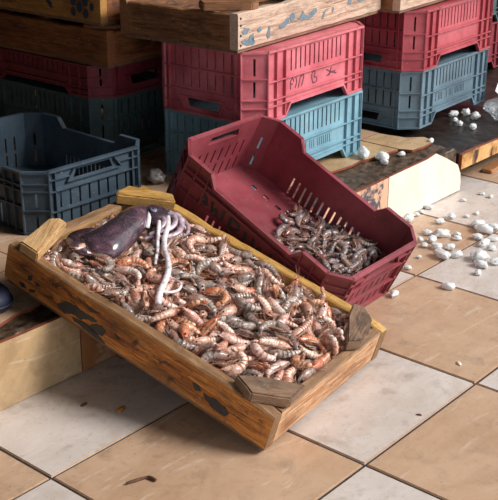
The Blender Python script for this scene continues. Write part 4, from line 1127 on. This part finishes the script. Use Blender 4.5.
# navy rubber boot shaft end at the left edge
root = empty('rolled_cloth', Matrix.Translation((.164, .408, STEP_Z+.001)) @ Matrix.Diagonal((1, 1, .74, 1)), 'dark navy rolled cloth on the step at the left edge behind the amber box', 'cloth')
bm = bmesh.new(); prof = [(.0, 0), (.050, 0), (.064, .008), (.068, .024), (.066, .042), (.058, .054), (.04, .060), (.024, .054), (.0, .050)]
rings = []
for k in range(28):
    a = 2*math.pi*k/28
    rings.append([bm.verts.new((r*math.cos(a)*(1+.06*math.sin(3*a)), r*math.sin(a)*(1+.05*math.cos(2*a)), z+.003*math.sin(5*a+r*50))) for r, z in prof])
for i in range(28):
    for j in range(len(prof)-1): bm.faces.new((rings[i][j], rings[(i+1) % 28][j], rings[(i+1) % 28][j+1], rings[i][j+1]))
bmesh.ops.remove_doubles(bm, verts=bm.verts[:], dist=.0008)
link('cloth_roll', bm, M['cloth'], root, True)
bm = bmesh.new(); tube(bm, [(.0695*math.cos(a)*(1+.06*math.sin(3*a)), .0695*math.sin(a)*(1+.05*math.cos(2*a)), .027+.004*math.sin(2*a)) for a in [2*math.pi*k/40 for k in range(41)]], .0035, 6, cap=False)
link('hem', bm, M['cloth'], root, True)

# scraps on the floor
bm = bmesh.new(); tube(bm, [(-.022, .014, .003), (-.006, .004, .0035), (.014, -.008, .003)], [.0022, .0030, .0018], 6); tube(bm, [(.013, -.008, .003), (.013, -.016, .003), (.011, -.026, .003)], [.003, .0034, .0028], 6)
o = link('twig', bm, M['twig'], None); o.location = (.096, -.128, .0004); o.rotation_euler.z = .2; tag(o, 'small bent brown twig on the tan tile at lower left', 'twig')
bm = bmesh.new(); bmesh.ops.create_icosphere(bm, subdivisions=2, radius=1)
for v in bm.verts: v.co = Vector((v.co.x*.013, v.co.y*.006, max(0, v.co.z*.004+.0015)))
o = link('shell_scrap', bm, M['chip'], None, True); o.location = (.243, .077, .0002); o.rotation_euler.z = .1; tag(o, 'amber scrap of shell on the pale tile left of the box', 'scrap')
for i, (x, y, r, lab, m) in enumerate([(.208, .148, .006, 'dark speck of dirt on the pale tile near the step riser', M['twig']), (.851, -.331, .006, 'pale crumb on the tan tile at right near the joint', M['riser_cream']), (.613, -.381, .004, 'brown crumb on the tan tile at lower right', M['twig'])]):
    bm = bmesh.new(); bmesh.ops.create_icosphere(bm, subdivisions=2, radius=1)
    for v in bm.verts:
        q = v.co*(1+.3*noise.noise(v.co*2+Vector((i, 0, 0)))); v.co = Vector((q.x*r*1.5, q.y*r*.7, max(0, q.z*r*.5+r*.2)))
    o = link('crumb', bm, m, None, True); o.location = (x, y, .0002); o.rotation_euler.z = i; tag(o, lab, 'crumb')
bm = bmesh.new(); box(bm, 0, .12, 0, .035, 0, .012); bmesh.ops.bevel(bm, geom=bm.edges[:], offset=.002, segments=1, affect='EDGES')
o = link('wood_scrap', bm, M['riser_orange'], None); o.location = (2.07, .262, .0005); o.rotation_euler.z = .1; tag(o, 'reddish scrap of board on the floor under the ledge at right', 'scrap')
# ------------------------------------------------------------------ shrimps
def shrimp_mat(name, shell, belly, band, dark, rough=.26):
    t = NT(name); t.randomize()
    n = t.noise(55, 5, None, .65, .5); m = t.noise(240, 3); b = t.noise(22, 3)
    c = t.mix(t.ramp(n, [(.42, 0), (.58, 1)]), shell, belly)
    c = t.mix(t.ramp(b, [(.52, 0), (.68, .8)]), c, band)
    c = t.mix(t.ramp(m, [(.50, 0), (.66, .8)]), c, dark)
    t.base(c); t.set(Roughness=rough, Coat_Weight=.3, Coat_Roughness=.12, Subsurface_Weight=.12, Subsurface_Radius=(.008, .004, .003), Subsurface_Scale=.4)
    t.bump(n, .5, .002); return t.m
SHM = {
 'peach': (shrimp_mat('peach_shell', srgb(216, 172, 150), srgb(246, 222, 206), srgb(196, 120, 90), srgb(122, 88, 76)), shrimp_mat('peach_band', srgb(196, 112, 84), srgb(220, 146, 112), srgb(184, 92, 60), srgb(130, 70, 54))),
 'grey': (shrimp_mat('grey_shell', srgb(156, 142, 134), srgb(206, 190, 178), srgb(110, 94, 88), srgb(74, 66, 64)), shrimp_mat('grey_band', srgb(112, 96, 92), srgb(150, 122, 108), srgb(92, 74, 70), srgb(70, 58, 56))),
 'pink': (shrimp_mat('pink_shell', srgb(228, 200, 188), srgb(250, 236, 228), srgb(206, 150, 134), srgb(170, 132, 122)), shrimp_mat('pink_band', srgb(206, 150, 134), srgb(226, 182, 166), srgb(196, 124, 104), srgb(150, 104, 94))),
 'orange': (shrimp_mat('orange_shell', srgb(206, 140, 104), srgb(230, 184, 150), srgb(188, 104, 72), srgb(124, 80, 62)), shrimp_mat('orange_band', srgb(238, 190, 150), srgb(226, 160, 112), srgb(196, 100, 66), srgb(150, 90, 66))),
 'slate': (shrimp_mat('slate_shell', srgb(122, 108, 108), srgb(164, 152, 154), srgb(130, 88, 80), srgb(66, 58, 60), .2), shrimp_mat('slate_band', srgb(96, 84, 84), srgb(130, 116, 114), srgb(110, 76, 70), srgb(56, 50, 52), .2)),
}
LEGM = plain('shrimp_legs', srgb(190, 150, 128), .4, srgb(140, 100, 84), 80)
ANTM = plain('shrimp_feelers', srgb(170, 112, 92), .4)
EYEM = plain('shrimp_eye', srgb(22, 18, 18), .12)
HEADM = {
 'peach': shrimp_mat('peach_head', srgb(200, 152, 130), srgb(230, 192, 172), srgb(186, 112, 86), srgb(112, 84, 76)),
 'grey': shrimp_mat('grey_head', srgb(134, 118, 112), srgb(176, 152, 140), srgb(156, 108, 90), srgb(70, 60, 60)),
 'pink': shrimp_mat('pink_head', srgb(206, 160, 146), srgb(226, 196, 184), srgb(200, 116, 92), srgb(140, 104, 98)),
 'orange': shrimp_mat('orange_head', srgb(192, 112, 78), srgb(212, 148, 112), srgb(200, 92, 58), srgb(104, 60, 48)),
 'slate': shrimp_mat('slate_head', srgb(104, 90, 88), srgb(140, 120, 118), srgb(150, 84, 70), srgb(58, 50, 52), .2)}

def shrimp_axis(turn, length):
    """points along the back-belly midline, tail to head, curled by turn"""
    n = 40; P = [Vector((0, 0, 0))]; a = 0.
    for i in range(n):
        f = i/n
        k = turn*(1.5 if f < .62 else .25)/ (n*(.62*1.5+.38*.25))
        a += k; P.append(P[-1]+Vector((math.cos(a), math.sin(a), 0))*length/n)
    c = sum(P, Vector())/len(P)
    return [p-c for p in P]
def shrimp_meshes(kind, turn, length, seed):
    P = shrimp_axis(turn, length); n = len(P)-1; rr = random.Random(seed)
    def at(f):
        x = max(0, min(.9999, f))*n; i = int(x); return P[i]+(P[i+1]-P[i])*(x-i)
    def tan(f): return (at(f+.02)-at(f-.02)).normalized()
    Rm = length*.102
    def ringpts(f, r, w=.86, k=10):
        t = tan(f); s = Vector((-t.y, t.x, 0)); c = at(f)
        return [c+s*math.cos(a)*r+Vector((0, 0, 1))*math.sin(a)*r*w for a in [2*math.pi*j/k for j in range(k)]]
    out = {}
    def loft(st, bands=None, k=10):
        bm = bmesh.new(); rg = [[bm.verts.new(p) for p in ringpts(f, r, w, k)] for f, r, w in st]
        for q, (a, b) in enumerate(zip(rg, rg[1:])):
            for j in range(k):
                fc = bm.faces.new((a[j], a[(j+1) % k], b[(j+1) % k], b[j])); fc.material_index = 1 if bands and bands[q] else 0
        bm.faces.new(rg[0]); bm.faces.new(rg[-1]); return bm
    def fin(bm, mats, smooth):
        me = bpy.data.meshes.new(kind); bmesh.ops.recalc_face_normals(bm, faces=bm.faces[:]); bm.to_mesh(me); bm.free()
        for m in mats: me.materials.append(m)
        if smooth:
            for p in me.polygons: p.use_smooth = True
        return me
    # tail half: six overlapping shell rings
    st, bd = [], []
    for s in range(6):
        f0 = .14+s*.46/6; r0 = Rm*(.46+.54*((s+.4)/6)**.75); r1 = Rm*(.46+.54*((s+1)/6)**.75)
        st += [(f0, r1*1.02 if s else r0*.8, .84), (f0+.010, r0*.90, .84), (f0+.055, r1*1.03, .84)]; bd += [1, 0, 0]
    st.append((.60, Rm, .86)); bd = bd[:len(st)-1]
    out['body'] = fin(loft(st, bd), SHM[kind], True)
    # head shell with beak
    st = [(.57, Rm*.9, .86), (.585, Rm*1.06, .88), (.68, Rm*1.10, .88), (.77, Rm*1.0, .84), (.85, Rm*.78, .78), (.91, Rm*.50, .7), (.95, Rm*.26, .7)]
    bm = loft(st)
    t = tan(.93); s = Vector((-t.y, t.x, 0))
    tube(bm, [at(.80)-s*Rm*.75, at(.9)-s*Rm*.62, at(.99)+t*length*.04-s*Rm*.6], [Rm*.2, Rm*.15, Rm*.03], 5)
    out['head'] = fin(bm, [HEADM[kind]], True)
    # tail fan
    bm = bmesh.new(); t = -tan(.12); s = Vector((-t.y, t.x, 0)); c = at(.14)
    for a in (-.62, -.3, 0, .3, .62):
        d = (t*math.cos(a)+Vector((0, 0, 1))*math.sin(a)*.8).normalized(); side = d.cross(s).normalized()
        L_ = length*(.15 if abs(a) < .5 else .125); tilt = s*rr.uniform(-.1, .3)
        tube(bm, [c, c+(d+tilt*.3)*L_*.5, c+(d+tilt*.5)*L_*.85, c+(d+tilt*.6)*L_], [Rm*.16, Rm*.30, Rm*.26, Rm*.1], 6, 0, .28, True, side)
    out['tail_fan'] = fin(bm, [HEADM[kind]], True)
    # legs on the inside of the curl
    bm = bmesh.new()
    for q in range(7):
        f = .60+q*.04
        for z in (-1, 1):
            t = tan(f); s = Vector((-t.y, t.x, 0)); c = at(f)+s*Rm*.85+Vector((0, 0, z*Rm*.3))
            a = rr.uniform(-.5, .2); e = (s*math.cos(a)+t*math.sin(a))
            tube(bm, [c, c+e*length*.07+Vector((0, 0, z*Rm*.3)), c+(e*.8-t*.7)*length*.13+Vector((0, 0, z*Rm*.2))], [Rm*.11, Rm*.09, Rm*.05], 4)
    for q in range(5):
        f = .22+q*.075
        for z in (-1, 1):
            t = tan(f); s = Vector((-t.y, t.x, 0)); rad = Rm*(.5+.5*q/5); c = at(f)+s*rad*.85+Vector((0, 0, z*rad*.35))
            tube(bm, [c, c+(s*.7+t*.5)*length*.05, c+(s*.8+t*.9)*length*.065], [Rm*.14, Rm*.16, Rm*.06], 4, 0, .5)
    out['legs'] = fin(bm, [LEGM], False)
    bm = bmesh.new(); t = tan(.95); s = Vector((-t.y, t.x, 0)); c = at(.94)
    for z in (-1, 1):
        b = rr.uniform(-.6, .1); q = [c+Vector((0, 0, z*Rm*.25))]
        for j in range(1, 5):
            q.append(q[-1]+(t*math.cos(b)-s*math.sin(b)*-1+Vector((0, 0, z*.15))).normalized()*length*.075); b += rr.uniform(-.45, .25)
        tube(bm, q, [Rm*.042 for _ in q], 4)
        tube(bm, [c+Vector((0, 0, z*Rm*.12)), c+t*length*.08+s*Rm*.3+Vector((0, 0, z*Rm*.3))], [Rm*.12, Rm*.04], 4)
    out['feelers'] = fin(bm, [ANTM], False)
    bm = bmesh.new(); bmesh.ops.create_uvsphere(bm, u_segments=8, v_segments=6, radius=Rm*.2)
    out['eye'] = fin(bm, [EYEM], True)
    out['eyepos'] = [at(.89)-s*Rm*.25+Vector((0, 0, z*Rm*.52)) for z in (-1, 1)]
    return out
# six shapes: (turn, length)
SHAPES = [(.6, .088), (1.3, .094), (2.0, .096), (2.8, .099), (3.6, .099), (-.35, .090)]
MESH = {}
def get_mesh(kind, k):
    if (kind, k) not in MESH: MESH[kind, k] = shrimp_meshes(kind, SHAPES[k][0], SHAPES[k][1], k+1)
    return MESH[kind, k]
PROTO = {}
def make_shrimp(kind, k):
    d = get_mesh(kind, k)
    o = bpy.data.objects.new('shrimp', d['body']); COL.objects.link(o)
    for part in ('head', 'tail_fan', 'legs', 'feelers'):
        c = bpy.data.objects.new(part, d[part]); COL.objects.link(c); c.parent = o
    for p in d['eyepos']:
        e = bpy.data.objects.new('eye', d['eye']); COL.objects.link(e); e.parent = o; e.location = p
    o.rotation_mode = 'QUATERNION'
    return o
def place_shrimp(kind, k, mw):
    if (kind, k) not in PROTO: o = PROTO[kind, k] = make_shrimp(kind, k)
    else:
        src = PROTO[kind, k]; o = src.copy(); COL.objects.link(o)
        for ch in src.children:
            c = ch.copy(); COL.objects.link(c); c.parent = o
    loc, rot, sc = mw.decompose(); o.location = loc; o.rotation_quaternion = rot; o.scale = sc
    return o
COLOUR = {'peach': 'peach-coloured', 'grey': 'grey-brown', 'pink': 'pale pink', 'orange': 'orange', 'slate': 'dark grey'}
CURL = ['nearly straight', 'slightly bent', 'curved', 'hooked', 'tightly curled', 'arched-back']
SHRIMPS = []
def pile(data, M4, pick, group, shift):
    for i, row in enumerate(data):
        k, x, y, z, a, b, c, d = row
        if group == GB and under_squid(x, y, z): continue
        kind = pick(i, x, y, z)
        mw = M4 @ Matrix.Translation((x, y, z+shift)) @ Quaternion((a, b, c, d)).to_matrix().to_4x4() @ Matrix.Scale(1 if group == GB else .84, 4)
        o = place_shrimp(kind, k, mw); o['group'] = group; o['category'] = 'shrimp'
        SHRIMPS.append((o, kind, k, x, y, z, group, i))
rb = random.Random(21)
PB = [rb.choices(['peach', 'grey', 'pink', 'orange'], [36, 34, 22, 8])[0] for _ in range(500)]
PC = [rb.choices(['slate', 'grey'], [86, 14])[0] for _ in range(300)]
GB, GC = 'shrimps heaped in the amber wooden box', 'shrimps in the low end of the maroon crate'
bm = bmesh.new(); G = []
for i in range(81):
    G.append([])
    for j in range(53):
        x, y = (i/80-.5)*(BL-.054), (j/52-.5)*(BW-.060)
        G[-1].append(bm.verts.new((x, y, .050+.012*noise.noise(Vector((x*55, y*55, 0)))+.006*noise.noise(Vector((x*120, y*120, 4))))))
for i in range(80):
    for j in range(52): bm.faces.new((G[i][j], G[i+1][j], G[i+1][j+1], G[i][j+1]))
for vs in ([r[0] for r in G], [r[-1] for r in G], G[0], G[-1]):
    b = [bm.verts.new((v.co.x, v.co.y, .010)) for v in vs]
    for k in range(len(vs)-1): bm.faces.new((vs[k], vs[k+1], b[k+1], b[k]))
o = link('shrimp_mass', bm, SHM['grey'][0], None, True); o.matrix_world = BOX_M
tag(o, 'packed mass of crushed shrimps under the heap in the amber box', 'shrimps', kind='stuff')
pile(BOX_SHRIMPS, BOX_M, lambda i, x, y, z: PB[i], GB, SHIFT)
pile(CRATE_SHRIMPS, RED_M @ Matrix.Translation((-.055, 0, .010)), lambda i, x, y, z: PC[i], GC, .0)
# labels: colour and curl, then where in the heap
def spot_box(x, y):
    marks = [('by the left corner block', -.27, -.13), ('by the yellow back corner block', -.25, .16), ('by the right corner block', .25, .12), ('by the near corner block', .25, -.13),
             ('below the squid mantle', -.15, -.10), ('beside the squid arms', -.15, .12), ('along the pale tentacle', -.05, -.03), ('around the tentacle loop', -.01, -.08), ('against the amber front plank, middle', .03, -.17), ('against the amber front plank, upper part', -.12, -.17),
             ('against the amber front plank, lower part', .15, -.17), ('along the yellow long plank, upper part', -.07, .16), ('along the yellow long plank, middle', .06, .16), ('along the yellow long plank, lower part', .17, .16), ('against the low end plank', .29, 0.), ('against the upper end plank', -.30, .02),
             ('in the centre of the heap', .06, .04), ('in the lower middle of the heap', .16, .05), ('in the lower front of the heap', .14, -.07), ('in the heap between tentacle and yellow plank', -.03, .08), ('under the squid', -.22, .02)]
    return min(marks, key=lambda m: (m[1]-x)**2+(m[2]-y)**2)[0]
def spot_crate(x, y):
    marks = [('at the pile top', -.03, 0.), ('along the slots', .06, .12), ('along the near side', .06, -.12), ('mid pile', .07, 0.), ('at the low end', .17, 0.), ('at the far low end', .16, .12), ('at the near low end', .16, -.12)]
    return min(marks, key=lambda m: (m[1]-x)**2+(m[2]-y)**2)[0]
for o, kind, k, x, y, z, g, i in SHRIMPS:
    if g == GB: o['label'] = '%s %s shrimp %s' % (COLOUR[kind], CURL[k], spot_box(x, y))
    else: o['label'] = '%s %s shrimp in the maroon crate, %s' % (COLOUR[kind], CURL[k], spot_crate(x-.055, y))

byl = {}
for e in SHRIMPS: byl.setdefault(e[0]['label'], []).append(e)
for lab, es in byl.items():
    if len(es) > 1:
        es.sort(key=lambda e: e[4])             # from the raised end downwards
        for e, word in zip(es, ('first', 'second', 'third', 'fourth', 'fifth', 'sixth', 'seventh', 'eighth', 'ninth', 'tenth', 'eleventh', 'twelfth')):
            e[0]['label'] = lab + ', ' + ('upper' if word == 'first' else 'lower') if len(es) == 2 else lab + ', ' + word + ' from top'
# ------------------------------------------------------------------ camera and light
cam = bpy.data.cameras.new('camera'); co = bpy.data.objects.new('camera', cam); COL.objects.link(co)
yaw, pit, rol = 7.05707692e-01, 3.85955571e-01, 3.63405357e-03
f = Vector((math.cos(yaw)*math.cos(pit), math.sin(yaw)*math.cos(pit), -math.sin(pit)))
r = Vector((math.sin(yaw), -math.cos(yaw), 0)); u = r.cross(f)
r2 = r*math.cos(rol)+u*math.sin(rol); u2 = u*math.cos(rol)-r*math.sin(rol)
mw = Matrix((r2, u2, -f)).transposed().to_4x4(); mw.translation = Vector((-2.56245591, -3.33707017, 2.76932344))*S
co.matrix_world = mw
cam.sensor_fit = 'HORIZONTAL'; cam.sensor_width = 36; cam.lens = 1089.013/498*36; cam.clip_start = .05
scn.camera = co
w = bpy.data.worlds.new('daylight'); scn.world = w; w.use_nodes = True
bg = w.node_tree.nodes['Background']; bg.inputs[0].default_value = (.93, .96, 1, 1); bg.inputs[1].default_value = 1.0
def sun(name, direction, strength, angle, color):
    l = bpy.data.lights.new(name, 'SUN'); l.energy = strength; l.angle = math.radians(angle); l.color = color
    o = bpy.data.objects.new(name, l); COL.objects.link(o)
    o.rotation_euler = Vector(direction).to_track_quat('-Z', 'Y').to_euler()
sun('sun', (-.42, .70, -.62), 4.2, 22, (1, .965, .92))
scn.view_settings.view_transform = 'Standard'; scn.view_settings.look = 'None'
scn.view_settings.gamma = 1; scn.view_settings.exposure = 0
